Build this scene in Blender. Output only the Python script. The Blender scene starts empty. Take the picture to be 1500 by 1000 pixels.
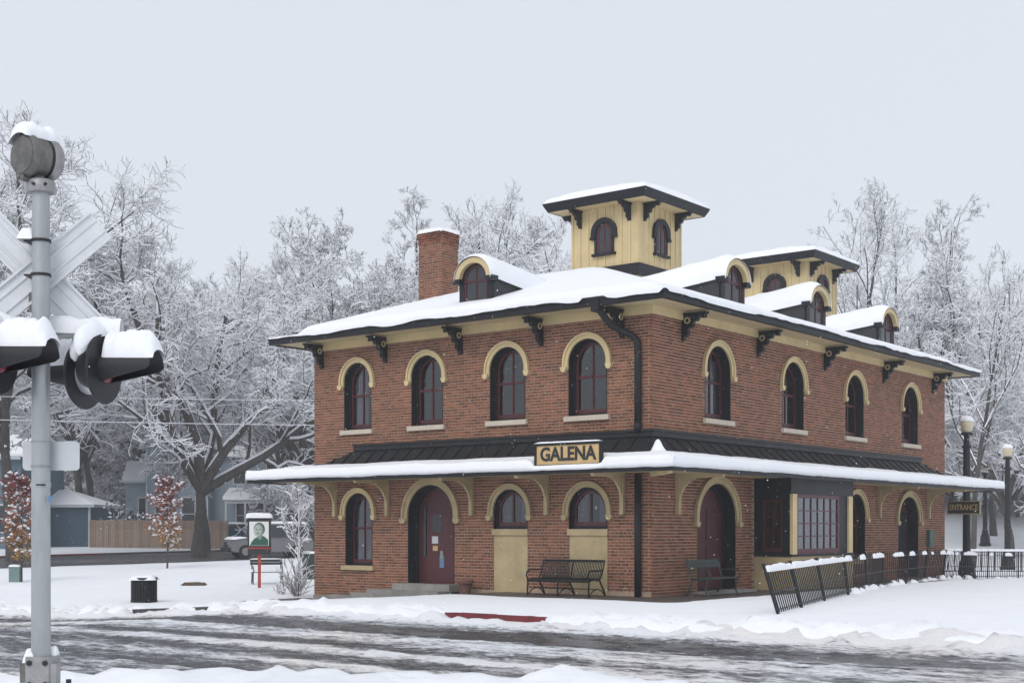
import bpy, bmesh, math, random
import numpy as np
from mathutils import Vector, Matrix, geometry
random.seed(7); RNG = np.random.default_rng(11)
SC = bpy.context.scene
COL = SC.collection
R = math.radians
YAW = R(38.1)
SY, CY = math.sin(YAW), math.cos(YAW)
CAMX, CAMY, CAMZ = 17.70, -28.06, 1.65
# ---------------------------------------------------------------- camera
cd = bpy.data.cameras.new('camera'); co = bpy.data.objects.new('camera', cd); COL.objects.link(co)
cd.sensor_width = 36; cd.lens = 48; cd.shift_y = 0.1833; cd.clip_start = .1; cd.clip_end = 3000
co.location = (CAMX, CAMY, CAMZ); co.rotation_euler = (R(90), 0, YAW)
SC.camera = co
# ---------------------------------------------------------------- overcast sky
wd = bpy.data.worlds.new('World'); SC.world = wd; wd.use_nodes = True
nt = wd.node_tree; nt.nodes.clear()
sk = nt.nodes.new('ShaderNodeTexSky'); sk.sky_type = 'NISHITA'; sk.sun_disc = False
sk.sun_elevation = R(38); sk.sun_rotation = R(200); sk.air_density = 1.0; sk.dust_density = 4.0
bg1 = nt.nodes.new('ShaderNodeBackground'); bg1.inputs[1].default_value = .012
bg2 = nt.nodes.new('ShaderNodeBackground'); bg2.inputs[0].default_value = (.815, .86, .935, 1); bg2.inputs[1].default_value = .88
ad = nt.nodes.new('ShaderNodeAddShader'); wo = nt.nodes.new('ShaderNodeOutputWorld')
nt.links.new(sk.outputs[0], bg1.inputs[0]); nt.links.new(bg1.outputs[0], ad.inputs[0])
nt.links.new(bg2.outputs[0], ad.inputs[1]); nt.links.new(ad.outputs[0], wo.inputs[0])
sl = bpy.data.lights.new('sun', 'SUN'); sl.energy = 1.25; sl.angle = R(30); sl.color = (1, .97, .93)
so = bpy.data.objects.new('sun', sl); COL.objects.link(so)
so.rotation_euler = (R(48), R(0), R(20))
SC.view_settings.view_transform = 'Standard'; SC.view_settings.look = 'None'
SC.view_settings.exposure = 0; SC.view_settings.gamma = 1
SC.cycles.use_denoising = True
SC.cycles.max_bounces = 6; SC.cycles.transparent_max_bounces = 12
SC.cycles.volume_bounces = 2
# ---------------------------------------------------------------- materials
MATS = {}
def mat(name, col, rough=.6, var=0., vs=3., bump=0., bs=30., metal=0., col2=None, spec=.5, island=0., stretch=None, detail=5.):
    m = bpy.data.materials.new(name); m.use_nodes = True
    t = m.node_tree; n = t.nodes; p = n['Principled BSDF']
    p.inputs['Roughness'].default_value = rough; p.inputs['Metallic'].default_value = metal
    p.inputs['Specular IOR Level'].default_value = spec
    tc = n.new('ShaderNodeTexCoord'); src = tc.outputs['Object']
    if stretch:
        mp = n.new('ShaderNodeMapping'); mp.inputs['Scale'].default_value = stretch
        t.links.new(src, mp.inputs[0]); src = mp.outputs[0]
    c2 = col2 if col2 else tuple(max(0, c * (1 - var)) for c in col)
    cur = None
    if var or col2:
        nz = n.new('ShaderNodeTexNoise'); nz.inputs['Scale'].default_value = vs; nz.inputs['Detail'].default_value = detail
        nz.inputs['Roughness'].default_value = .65
        t.links.new(src, nz.inputs[0])
        cr = n.new('ShaderNodeValToRGB'); cr.color_ramp.elements[0].position = .32; cr.color_ramp.elements[1].position = .68
        cr.color_ramp.elements[0].color = (*c2, 1); cr.color_ramp.elements[1].color = (*col, 1)
        t.links.new(nz.outputs[0], cr.inputs[0]); cur = cr.outputs[0]
    if island:
        g = n.new('ShaderNodeNewGeometry'); oi = n.new('ShaderNodeObjectInfo')
        a = n.new('ShaderNodeMath'); a.operation = 'ADD'; t.links.new(g.outputs['Random Per Island'], a.inputs[0]); t.links.new(oi.outputs['Random'], a.inputs[1])
        fr = n.new('ShaderNodeMath'); fr.operation = 'FRACT'; t.links.new(a.outputs[0], fr.inputs[0])
        mr = n.new('ShaderNodeMapRange'); mr.inputs[3].default_value = 1 - island; mr.inputs[4].default_value = 1 + island
        t.links.new(fr.outputs[0], mr.inputs[0])
        hs = n.new('ShaderNodeHueSaturation'); t.links.new(mr.outputs[0], hs.inputs['Value'])
        if cur is None: hs.inputs['Color'].default_value = (*col, 1)
        else: t.links.new(cur, hs.inputs['Color'])
        cur = hs.outputs[0]
    if cur is None: p.inputs['Base Color'].default_value = (*col, 1)
    else: t.links.new(cur, p.inputs['Base Color'])
    if bump:
        nb = n.new('ShaderNodeTexNoise'); nb.inputs['Scale'].default_value = bs; nb.inputs['Detail'].default_value = 5
        t.links.new(src, nb.inputs[0])
        b = n.new('ShaderNodeBump'); b.inputs['Strength'].default_value = bump; b.inputs['Distance'].default_value = .05
        t.links.new(nb.outputs[0], b.inputs['Height']); t.links.new(b.outputs[0], p.inputs['Normal'])
    MATS[name] = m; return m
mat('snow', (.87, .885, .92), .75, .03, 2., .25, 14., spec=.25)
mat('ground_snow', (.87, .885, .92), .8, .05, .9, .45, 6., spec=.2)
mat('twig_snow', (.87, .885, .925), .8, spec=.1)
mat('brick', (.250, .088, .045), .85, .32, 1.3, .3, 60., island=.42)
mat('mortar', (.46, .34, .25), .9, .3, 5., .3, 50.)
mat('brick_plain', (.20, .085, .06), .9, .3, 12.)
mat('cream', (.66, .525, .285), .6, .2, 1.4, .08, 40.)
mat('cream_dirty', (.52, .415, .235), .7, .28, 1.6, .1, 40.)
mat('sill_stone', (.58, .51, .42), .8, .15, 6., .1, 60.)
mat('black_paint', (.009, .011, .015), .5, .4, 3., .1, 20., spec=.3)
mat('maroon', (.085, .011, .016), .45, .3, 4.)
mat('metal_roof', (.020, .020, .023), .5, .45, 1.8, .06, 9., spec=.3)
mat('shingle', (.04, .042, .045), .85, .3, 9., .3, 40.)
mat('soffit', (.55, .45, .26), .7, .15, 2.)
mat('stone', (.32, .31, .295), .85, .35, 3., .3, 25.)
mat('paver', (.105, .088, .08), .55, .4, 2.5, .4, 18.)
mat('kerb_grey', (.075, .073, .072), .8, .4, 2., .2, 20.)
mat('kerb_red', (.20, .022, .028), .6, .45, 3., .2, 20.)
mat('galvanised', (.42, .44, .455), .42, .22, 7., .06, 60., metal=.55, stretch=(1, 1, .25))
mat('cast_alu', (.36, .36, .36), .5, .3, 9., .15, 50., metal=.5)
mat('weathered_metal', (.20, .195, .185), .5, .45, 11., .1, 60., metal=.6)
mat('board_white', (.70, .72, .75), .5, .12, 5., .05, 30.)
mat('sign_back', (.58, .60, .63), .45, .1, 4., metal=.3)
mat('rubber_black', (.012, .013, .017), .55, .3, 6.)
mat('lens_red', (.16, .012, .03), .15)
mat('iron', (.009, .010, .012), .5, spec=.3)
mat('bark', (.10, .088, .083), .95, .5, 5., .6, 24., stretch=(1, 1, .3))
mat('twig', (.15, .14, .14), .95, .3, 3.)
mat('pale_wood', (.36, .26, .20), .85, .35, 5., .2, 40., island=.18, stretch=(1, 1, .2))
mat('blue_siding', (.105, .165, .22), .75, .15, 1.5)
mat('grey_siding', (.27, .33, .39), .75, .12, 1.2)
mat('house_trim', (.50, .52, .55), .7, .1)
mat('dark_window', (.025, .03, .038), .12)
mat('garage_blue', (.055, .10, .15), .7, .15, 2.)
mat('curtain', (.30, .29, .31), .9, .35, 4., stretch=(6, 6, .4))
mat('lamp_glass', (.60, .52, .36), .4)
mat('plastic_black', (.02, .021, .024), .5, .3, 5.)
mat('bench_green', (.03, .05, .046), .6, .3, 8.)
mat('terracotta', (.17, .085, .06), .85, .25, 8.)
mat('sign_tan', (.62, .43, .20), .6, .2, 5.)
mat('lettering', (.012, .014, .018), .5)
mat('sign_red', (.42, .03, .02), .5, .2, 5.)
mat('print_white', (.74, .76, .76), .6)
mat('print_green', (.02, .10, .06), .6)
mat('print_dark', (.015, .03, .028), .6)
mat('print_mid', (.22, .29, .26), .6)
mat('print_skin', (.42, .47, .43), .6)
mat('car_grey', (.26, .27, .28), .3, .2, 3., metal=.4)
mat('car_teal', (.012, .10, .11), .3, .2, 3., metal=.3)
mat('tyre', (.015, .015, .016), .85)
mat('rim', (.35, .36, .38), .35, metal=.8)
mat('cabinet_green', (.17, .25, .24), .6, .2, 4.)
mat('copper_green', (.06, .12, .10), .6)
mat('paper_white', (.6, .62, .65), .7)
mat('paper_blue', (.12, .22, .38), .6)
mat('flake', (.9, .92, .96), .8, spec=.1)
mat('wire', (.6, .62, .66), .8)
mat('leaf_litter', (.12, .075, .04), .9, .5, 5.)
# glass: clear pane that mirrors at grazing angles
m = bpy.data.materials.new('glass'); m.use_nodes = True; t = m.node_tree; t.nodes.clear()
o_ = t.nodes.new('ShaderNodeOutputMaterial'); mx = t.nodes.new('ShaderNodeMixShader'); lw = t.nodes.new('ShaderNodeLayerWeight'); lw.inputs[0].default_value = .5; pw = t.nodes.new('ShaderNodeMath'); pw.operation = 'POWER'; pw.inputs[1].default_value = 3.2; fr = t.nodes.new('ShaderNodeMath'); fr.operation = 'MULTIPLY_ADD'; fr.inputs[1].default_value = .75; fr.inputs[2].default_value = .09; t.links.new(lw.outputs['Facing'], pw.inputs[0]); t.links.new(pw.outputs[0], fr.inputs[0])
tr = t.nodes.new('ShaderNodeBsdfTransparent'); tr.inputs[0].default_value = (.50, .53, .56, 1)
gl = t.nodes.new('ShaderNodeBsdfGlossy'); gl.inputs[0].default_value = (.8, .85, .9, 1); gl.inputs['Roughness'].default_value = .03
t.links.new(fr.outputs[0], mx.inputs[0]); t.links.new(tr.outputs[0], mx.inputs[1]); t.links.new(gl.outputs[0], mx.inputs[2]); t.links.new(mx.outputs[0], o_.inputs[0])
MATS['glass'] = m
# leaves of the maples: red at the tip, amber below
m = mat('maple_leaf', (.3, .1, .05), .7, island=.35); t = m.node_tree; p = t.nodes['Principled BSDF']
tc = t.nodes.new('ShaderNodeTexCoord'); sx = t.nodes.new('ShaderNodeSeparateXYZ'); t.links.new(tc.outputs['Object'], sx.inputs[0])
mr = t.nodes.new('ShaderNodeMapRange'); mr.inputs[1].default_value = 1.0; mr.inputs[2].default_value = 4.4; t.links.new(sx.outputs[2], mr.inputs[0])
cr = t.nodes.new('ShaderNodeValToRGB'); e = cr.color_ramp.elements; e[0].position = 0; e[0].color = (.32, .18, .03, 1); e[1].position = 1; e[1].color = (.15, .024, .034, 1)
q = e.new(.45); q.color = (.26, .075, .03, 1); t.links.new(mr.outputs[0], cr.inputs[0])
for l in list(t.links):
    if l.to_socket.name == 'Color' and l.to_node.type == 'HUE_SAT': t.links.remove(l)
hs = [n for n in t.nodes if n.type == 'HUE_SAT'][0]; t.links.new(cr.outputs[0], hs.inputs['Color'])
# slushy wet road: the mesh carries how much slush lies on it
m = bpy.data.materials.new('slush_road'); m.use_nodes = True; t = m.node_tree; n = t.nodes; p = n['Principled BSDF']
at = n.new('ShaderNodeAttribute'); at.attribute_name = 'slush'
tc = n.new('ShaderNodeTexCoord'); mp = n.new('ShaderNodeMapping'); mp.inputs['Scale'].default_value = (1.9, 4.4, 1); t.links.new(tc.outputs['Object'], mp.inputs[0])
nz = n.new('ShaderNodeTexNoise'); nz.inputs['Scale'].default_value = 3.0; nz.inputs['Detail'].default_value = 9; nz.inputs['Roughness'].default_value = .7; t.links.new(mp.outputs[0], nz.inputs[0])
s1 = n.new('ShaderNodeMath'); s1.operation = 'SUBTRACT'; s1.inputs[1].default_value = .5; t.links.new(nz.outputs[0], s1.inputs[0])
s2 = n.new('ShaderNodeMath'); s2.operation = 'MULTIPLY_ADD'; s2.inputs[1].default_value = 1.25; t.links.new(s1.outputs[0], s2.inputs[0]); t.links.new(at.outputs['Fac'], s2.inputs[2])
cr = n.new('ShaderNodeValToRGB'); e = cr.color_ramp.elements; e[0].position = .34; e[0].color = (.040, .041, .046, 1); e[1].position = .80; e[1].color = (.80, .815, .85, 1)
q = e.new(.46); q.color = (.12, .125, .14, 1); q = e.new(.55); q.color = (.34, .345, .365, 1); q = e.new(.66); q.color = (.64, .65, .68, 1)
t.links.new(s2.outputs[0], cr.inputs[0])
nz2 = n.new('ShaderNodeTexNoise'); nz2.inputs['Scale'].default_value = .16; nz2.inputs['Detail'].default_value = 3; t.links.new(tc.outputs['Object'], nz2.inputs[0])
c3 = n.new('ShaderNodeValToRGB'); c3.color_ramp.elements[0].position = .45; c3.color_ramp.elements[0].color = (1, 1, 1, 1); c3.color_ramp.elements[1].position = .62; c3.color_ramp.elements[1].color = (1.0, .94, .87, 1)
t.links.new(nz2.outputs[0], c3.inputs[0])
mm = n.new('ShaderNodeMix'); mm.data_type = 'RGBA'; mm.blend_type = 'MULTIPLY'; mm.inputs[0].default_value = 1
t.links.new(cr.outputs[0], mm.inputs[6]); t.links.new(c3.outputs[0], mm.inputs[7]); t.links.new(mm.outputs[2], p.inputs['Base Color'])
rr = n.new('ShaderNodeMapRange'); rr.inputs[1].default_value = .35; rr.inputs[2].default_value = .7; rr.inputs[3].default_value = .24; rr.inputs[4].default_value = .75
t.links.new(s2.outputs[0], rr.inputs[0]); t.links.new(rr.outputs[0], p.inputs['Roughness'])
b = n.new('ShaderNodeBump'); b.inputs['Strength'].default_value = .8; b.inputs['Distance'].default_value = .05; t.links.new(s2.outputs[0], b.inputs['Height']); t.links.new(b.outputs[0], p.inputs['Normal'])
MATS['slush_road'] = m
# ---------------------------------------------------------------- helpers
def tag(o, label=None, cat=None, group=None, kind=None):
    if label: o['label'] = label
    if cat: o['category'] = cat
    if group: o['group'] = group
    if kind: o['kind'] = kind
    return o
def empty(name, loc=(0, 0, 0), rz=0., label=None, cat=None, group=None, rx=0., ry=0.):
    o = bpy.data.objects.new(name, None); COL.objects.link(o); o.location = loc; o.rotation_euler = (rx, ry, rz); o.empty_display_size = .2
    return tag(o, label, cat, group)
def link(name, me, parent=None, loc=None, rot=None):
    o = bpy.data.objects.new(name, me); COL.objects.link(o); o.parent = parent
    if loc: o.location = loc
    if rot: o.rotation_euler = rot
    return o
class MB:
    def __init__(s): s.v = []; s.f = []; s.mi = []
    def add(s, vs, fs, k=0):
        b = len(s.v); s.v += [tuple(q) for q in vs]; s.f += [[b + i for i in f] for f in fs]; s.mi += [k] * len(fs); return s
    def box(s, x0, x1, y0, y1, z0, z1, k=0):
        return s.add([(x0, y0, z0), (x1, y0, z0), (x1, y1, z0), (x0, y1, z0), (x0, y0, z1), (x1, y0, z1), (x1, y1, z1), (x0, y1, z1)],
                     [(0, 3, 2, 1), (4, 5, 6, 7), (0, 1, 5, 4), (1, 2, 6, 5), (2, 3, 7, 6), (3, 0, 4, 7)], k)
    def cyl(s, p0, p1, r0, r1=None, n=12, k=0, caps=True):
        r1 = r0 if r1 is None else r1
        p0 = Vector(p0); p1 = Vector(p1); d = (p1 - p0).normalized()
        a = d.orthogonal().normalized(); b = d.cross(a); vs = []
        for p, r in ((p0, r0), (p1, r1)):
            for i in range(n):
                w = 2 * math.pi * i / n; vs.append(p + a * (r * math.cos(w)) + b * (r * math.sin(w)))
        fs = [(i, (i + 1) % n, n + (i + 1) % n, n + i) for i in range(n)]
        if caps: fs += [tuple(reversed(range(n))), tuple(range(n, 2 * n))]
        return s.add(vs, fs, k)
    def tube(s, pts, r, n=8, k=0):
        pts = [Vector(p) for p in pts]; rs = r if isinstance(r, (list, tuple)) else [r] * len(pts)
        vs = []; up = None
        for i, p in enumerate(pts):
            d = (pts[min(i + 1, len(pts) - 1)] - pts[max(i - 1, 0)]).normalized()
            a = d.orthogonal().normalized() if up is None else (up - d * up.dot(d)).normalized()
            up = a; b = d.cross(a)
            for j in range(n):
                w = 2 * math.pi * j / n; vs.append(p + a * (rs[i] * math.cos(w)) + b * (rs[i] * math.sin(w)))
        fs = []
        for i in range(len(pts) - 1):
            for j in range(n): fs.append((i * n + j, i * n + (j + 1) % n, (i + 1) * n + (j + 1) % n, (i + 1) * n + j))
        fs += [tuple(reversed(range(n))), tuple(range((len(pts) - 1) * n, len(pts) * n))]
        return s.add(vs, fs, k)
    def lathe(s, prof, n=20, k=0, c=(0, 0, 0)):   # prof: (r, z)
        vs = []
        for r, z in prof:
            for i in range(n):
                w = 2 * math.pi * i / n; vs.append((c[0] + r * math.cos(w), c[1] + r * math.sin(w), c[2] + z))
        fs = [(i * n + j, i * n + (j + 1) % n, (i + 1) * n + (j + 1) % n, (i + 1) * n + j) for i in range(len(prof) - 1) for j in range(n)]
        fs += [tuple(reversed(range(n))), tuple(range((len(prof) - 1) * n, len(prof) * n))]
        return s.add(vs, fs, k)
    def extrude(s, poly, fn, a, b, k=0):         # poly of 2d points, fn(p, t) -> 3d
        n = len(poly); vs = [fn(p, a) for p in poly] + [fn(p, b) for p in poly]
        fs = [tuple(range(n)), tuple(reversed(range(n, 2 * n)))] + [(i, (i + 1) % n, n + (i + 1) % n, n + i) for i in range(n)]
        return s.add(vs, fs, k)
    def ring(s, outer, inner, fn, a, b, k=0, closed=False):   # band between two outlines, thick from a to b
        n = len(outer); vs = [fn(p, t) for t in (a, b) for pl in (outer, inner) for p in pl]; fs = []
        rng = range(n) if closed else range(n - 1)
        for i in rng:
            j = (i + 1) % n
            fs += [(i, j, n + j, n + i), (2 * n + i, 3 * n + i, 3 * n + j, 2 * n + j), (i, 2 * n + i, 2 * n + j, j), (n + i, n + j, 3 * n + j, 3 * n + i)]
        if not closed:
            for i in (0, n - 1): fs.append((i, n + i, 3 * n + i, 2 * n + i))
        return s.add(vs, fs, k)
    def mesh(s, name, mats, smooth=False):
        me = bpy.data.meshes.new(name); me.from_pydata(s.v, [], s.f)
        for q in ([mats] if isinstance(mats, str) else mats): me.materials.append(MATS[q])
        if any(s.mi): me.polygons.foreach_set('material_index', s.mi)
        if smooth: me.polygons.foreach_set('use_smooth', [True] * len(s.f))
        bm = bmesh.new(); bm.from_mesh(me); bmesh.ops.recalc_face_normals(bm, faces=bm.faces); bm.to_mesh(me); bm.free()
        me.update(); return me
    def build(s, name, mats, parent=None, smooth=False, loc=None, rot=None, kind=None):
        o = link(name, s.mesh(name, mats, smooth), parent, loc, rot)
        if kind: o['kind'] = kind
        return o
def auto_smooth(o, ang=35):
    me = o.data; me.polygons.foreach_set('use_smooth', [True] * len(me.polygons)); me.set_sharp_from_angle(angle=R(ang)); return o
# value noise
def _h(ix, iy, s):
    a = (ix.astype(np.int64) * 374761393 + iy.astype(np.int64) * 668265263 + s * 974634777) & 0x7fffffff
    a = ((a ^ (a >> 13)) * 1274126177) & 0x7fffffff
    a = (a ^ (a >> 16)) & 0xffff
    return a / 65535.
def vn(x, y, s=0):
    x = np.asarray(x, float); y = np.asarray(y, float)
    ix = np.floor(x); iy = np.floor(y); fx = x - ix; fy = y - iy
    fx = fx * fx * fx * (fx * (fx * 6 - 15) + 10); fy = fy * fy * fy * (fy * (fy * 6 - 15) + 10)
    a = _h(ix, iy, s); b = _h(ix + 1, iy, s); c = _h(ix, iy + 1, s); d = _h(ix + 1, iy + 1, s)
    return (a * (1 - fx) + b * fx) * (1 - fy) + (c * (1 - fx) + d * fx) * fy
def fbm(x, y, s=0, o=4, g=.5):
    r = 0; a = 1; t = 0
    for i in range(o):
        r = r + a * vn(np.asarray(x) * 2 ** i + 17.3 * i, np.asarray(y) * 2 ** i + 9.1 * i, s + i); t += a; a *= g
    return r / t
def sstep(a, b, x):
    t = np.clip((x - a) / (b - a), 0, 1); return t * t * (3 - 2 * t)
def grid_obj(name, xs, ys, zf, mats, parent=None, mask=None, every=False, attr=None, kind=None, smooth=True):
    X, Y = np.meshgrid(xs, ys); Z = zf(X, Y); ny, nx = X.shape
    co_ = np.stack([X, Y, Z], -1).reshape(-1, 3)
    i = np.arange(ny * nx).reshape(ny, nx)
    q = np.stack([i[:-1, :-1], i[:-1, 1:], i[1:, 1:], i[1:, :-1]], -1).reshape(-1, 4)
    if mask is not None:
        mk = mask(X, Y, Z).reshape(-1); keep = mk[q].all(1) if every else mk[q].any(1); q = q[keep]
    return raw(name, co_, q, mats, parent, attr(X, Y, Z).reshape(-1) if attr else None, kind, smooth)
def raw(name, co_, q, mats, parent=None, at=None, kind=None, smooth=True, mi=None, only_mesh=False):
    me = bpy.data.meshes.new(name); q = np.asarray(q)
    used, invq = np.unique(q, return_inverse=True); q = invq.reshape(q.shape); co_ = np.asarray(co_)[used]
    if at is not None: at = at[used]
    k = q.shape[1]; nf = len(q)
    me.vertices.add(len(co_)); me.vertices.foreach_set('co', co_.astype(np.float32).ravel())
    me.loops.add(nf * k); me.loops.foreach_set('vertex_index', q.ravel().astype(np.int32))
    me.polygons.add(nf); me.polygons.foreach_set('loop_start', np.arange(0, nf * k, k, dtype=np.int32))
    for m_ in ([mats] if isinstance(mats, str) else mats): me.materials.append(MATS[m_])
    if mi is not None: me.polygons.foreach_set('material_index', np.asarray(mi, dtype=np.int32))
    if smooth: me.polygons.foreach_set('use_smooth', np.ones(nf, dtype=bool))
    if at is not None:
        a = me.attributes.new('slush', 'FLOAT', 'POINT'); a.data.foreach_set('value', at.astype(np.float32))
    me.update(); me.validate()
    if only_mesh: return me
    o = link(name, me, parent)
    if kind: o['kind'] = kind
    return o
CAPN = [0]
def cap(x0, x1, y0, y1, z, h, name='snow', parent=None, loc=None, rot=None, n=14, edge=.35, droop=.0, lump=.25):
    """a rounded heap of snow lying on a rectangle"""
    CAPN[0] += 1; sd = CAPN[0] * 7
    xs = np.linspace(-1, 1, n); X, Y = np.meshgrid(np.sign(xs) * np.abs(xs) ** .7, np.sign(xs) * np.abs(xs) ** .7)
    rx = np.clip((1 - np.abs(X)) / edge, 0, 1); ry = np.clip((1 - np.abs(Y)) / edge, 0, 1)
    t = np.sqrt(1 - (1 - rx) ** 2) * np.sqrt(1 - (1 - ry) ** 2)
    px = (x0 + x1) / 2 + X * (x1 - x0) / 2; py = (y0 + y1) / 2 + Y * (y1 - y0) / 2
    s = 2.2 / max(.05, min(x1 - x0, y1 - y0))
    nz = fbm(px * s + sd, py * s, sd, 3)
    Z = z + h * t * (1 - lump + 2 * lump * nz) - droop * (t < .02)
    px = px + (fbm(px * s * 1.5, py * s * 1.5 + sd, sd + 3, 2) - .5) * .12 * (x1 - x0) * (t < .9); 
    co_ = np.stack([px, py, Z], -1).reshape(-1, 3); i = np.arange(n * n).reshape(n, n)
    q = np.stack([i[:-1, :-1], i[:-1, 1:], i[1:, 1:], i[1:, :-1]], -1).reshape(-1, 4)
    o = raw(name, co_, q, 'snow', parent)
    if loc: o.location = loc
    if rot: o.rotation_euler = rot
    return o
def text_mesh(body, size, depth, bold=.0):
    cu = bpy.data.curves.new('text', 'FONT'); cu.body = body; cu.size = size; cu.extrude = depth; cu.offset = bold; cu.align_x = 'CENTER'; cu.align_y = 'CENTER'; cu.resolution_u = 3
    ob = bpy.data.objects.new('text', cu); COL.objects.link(ob)
    dg = bpy.context.evaluated_depsgraph_get(); dg.update()
    me = bpy.data.meshes.new_from_object(ob.evaluated_get(dg)); bpy.data.objects.remove(ob); bpy.data.curves.remove(cu); return me
def cw(px, D):
    """point at depth D (metres ahead of the camera) and bearing px, in plan"""
    X = (px - 750) / 2000 * D
    return CAMX + X * CY - D * SY, CAMY + X * SY + D * CY
def depth(x, y): return -(x - CAMX) * SY + (y - CAMY) * CY
def lateral(x, y): return (x - CAMX) * CY + (y - CAMY) * SY
def ground_z(x, y):
    x = np.asarray(x, float); y = np.asarray(y, float); u = -x; D = depth(x, y)
    z = -.058 * np.clip(u - 4.5, 0, 7.5)
    left = sstep(11.5, 14, u - .25 * np.clip(y, 0, 60))
    z = z + left * .021 * np.clip(D - 44, 0, 62)
    z = z - (1 - left) * .03 * np.clip(D - 44, 0, 9)
    z = z + (1 - left) * .16 * np.clip(D - 76, 0, 42)
    z = z + .21 * np.clip(D - 118, 0, 110)
    return z
def gzf(x, y): return float(ground_z(x, y))
# ---------------------------------------------------------------- ground, street, kerbs
ROAD_Y = -7.75
def bank_edge(x, y):
    L_ = lateral(x, y)
    return 15.0 + 1.1 * (fbm(L_ * .55, L_ * 0 + 3, 5, 3) - .5) - 3.6 * sstep(.3, 3.5, L_)
def bank_h(x, y):
    D = depth(x, y); L_ = lateral(x, y); e = bank_edge(x, y)
    t = sstep(0, 1, (e - D) / .7)
    return t, t * (.14 + .14 * (fbm(L_ * 1.4, D * 1.4, 31, 4) - .5) + .22 * (fbm(L_ * 3.2, D * 2.2, 8, 4) - .5) + .12 * (fbm(L_ * 8, D * 6, 18, 3) - .5) * np.exp(-((e - D - .5) / .6) ** 2))
def bare_kerb(x): return np.maximum(sstep(.0, .5, x) * (1 - sstep(2.3, 3.0, x)), sstep(-10.4, -9.8, x) * (1 - sstep(-5.6, -5.0, x)) * sstep(.36, .52, fbm(x * 1.3, x * 0 + 8, 66, 3))) * (.8 + .35 * fbm(x * 4, x * 0, 67, 3))
def road_edge(x):
    bare = bare_kerb(x)
    return ROAD_Y - .42 + .42 * bare + .30 * (fbm(x * .6, x * 0, 77, 4) - .5)
def sheet_z(x, y):
    z = ground_z(x, y) + .035 * (fbm(x * .35, y * .35, 2, 4) - .5) + .02 * (fbm(x * 2.2, y * 2.2, 12, 3) - .5)
    # dry brick terrace under the awning
    dx = np.maximum(np.maximum(x - 1.55, -12.7 - x), 0); dy = np.maximum(np.maximum(-1.75 - y, y - 20.5), 0)
    dist = np.hypot(dx, dy) + .35 * (fbm(x * .8, y * .8, 55, 3) - .5)
    z = z + .035 * sstep(-.05, .45, dist) - .12 * (1 - sstep(-.25, .02, dist))
    # drift along the leaning fence and the plough ridge beside the street
    rid = np.exp(-((y - (ROAD_Y + .35)) / .5) ** 2) * (.05 + .08 * sstep(3, 7, x)) * fbm(x * 1.6, y * 1.6, 21, 4)
    crumb = np.exp(-((y - (ROAD_Y - .05)) / .42) ** 2) * np.clip(fbm(x * 3.6, y * 3.6, 23, 4) - .46, 0, 1) * .55
    z = z + (rid + crumb) * (1 - .95 * bare_kerb(x))
    e = road_edge(x); inroad = sstep(.0, .22, e - y)
    t, bh = bank_h(x, y)
    return z * (1 - inroad) + inroad * (ground_z(x, y) - .42) * (1 - t) + inroad * t * (bh + .0)
xs = np.unique(np.concatenate([np.linspace(-290, -75, 20), np.linspace(-75, -22, 70), np.arange(-22, 22, .16), np.linspace(22, 60, 30), np.linspace(60, 180, 12)]))
ys = np.unique(np.concatenate([np.linspace(-85, -34, 8), np.arange(-34, -20, .3), np.arange(-20, 3, .13), np.linspace(3, 26, 60), np.linspace(26, 110, 60), np.linspace(110, 290, 22)]))
g = grid_obj('ground', xs, ys, sheet_z, 'ground_snow', kind='structure')
# street
rdx = np.arange(-70, 42, .15); rdy = np.arange(-33, ROAD_Y + .05, .07)
def slush_f(X, Y, Z=None):
    D = depth(X, Y); L_ = lateral(X, Y)
    # traffic runs along the street on the left and swings over the crossing on the right
    k = sstep(0, 9, L_ + .0) * sstep(-10, -16, Y)
    a = Y + .02 * X; b = X
    a2 = a * (1 - k * .55) + (X * -.5 + Y * .85) * k * .55
    rut = vn(a2 * 1.25 + .5 * vn(b * .11, a * .2, 3), b * .045, 40)
    fine = fbm(a2 * 3.6, b * .22, 41, 4)
    spot = fbm(b * 2.6, a * 5.0, 43, 4)
    big = fbm(b * .10, a * .22, 44, 3)
    v = -.06 + .44 * rut + .40 * fine + .46 * spot + .34 * (big - .5) - .03
    # clear dark lane close to the kerb side of the right half, lumpy ridge right at the kerb
    lane = np.exp(-((Y + 10.1) / 1.0) ** 2) * sstep(-9, 1, X) * (1 - sstep(9, 13, X))
    v = v - .34 * lane
    lane2 = np.exp(-((Y + 9.3) / .7) ** 2) * (1 - sstep(-6, 1, X)); v = v - .20 * lane2
    ridge = np.exp(-((Y - (ROAD_Y - .30)) / (.45 + .35 * sstep(4, 8, X))) ** 2) * (.45 + .8 * fbm(X * .9, Y * .9, 60, 4))
    v = v + .75 * ridge
    t = np.exp(-((bank_edge(X, Y) - D) / .5) ** 2)
    return np.clip(v + .35 * t, 0, 1.4)
def road_z(X, Y):
    s = slush_f(X, Y)
    lum = fbm(X * 3.3, Y * 3.3, 71, 4)
    ridge = np.exp(-((Y - (ROAD_Y - .30)) / (.40 + .35 * sstep(4, 8, X))) ** 2)
    ridge = ridge * (1 - .62 * bare_kerb(X))
    return ground_z(X, Y) * 1.0 - .16 + .055 * np.clip(s - .35, 0, 1) * (.5 + lum) + ridge * (.03 + (.14 + .05 * sstep(3, 8, X)) * fbm(X * 1.7, Y * 1.7, 72, 4) ** 1.5 + .45 * np.clip(fbm(X * 4.2, Y * 4.2, 74, 4) - .47, 0, 1)) + .10 * np.clip(fbm(X * 2.6, Y * 5, 75, 4) - .54, 0, 1)
grid_obj('road', rdx, rdy, road_z, 'slush_road', attr=slush_f, kind='structure')
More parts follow.
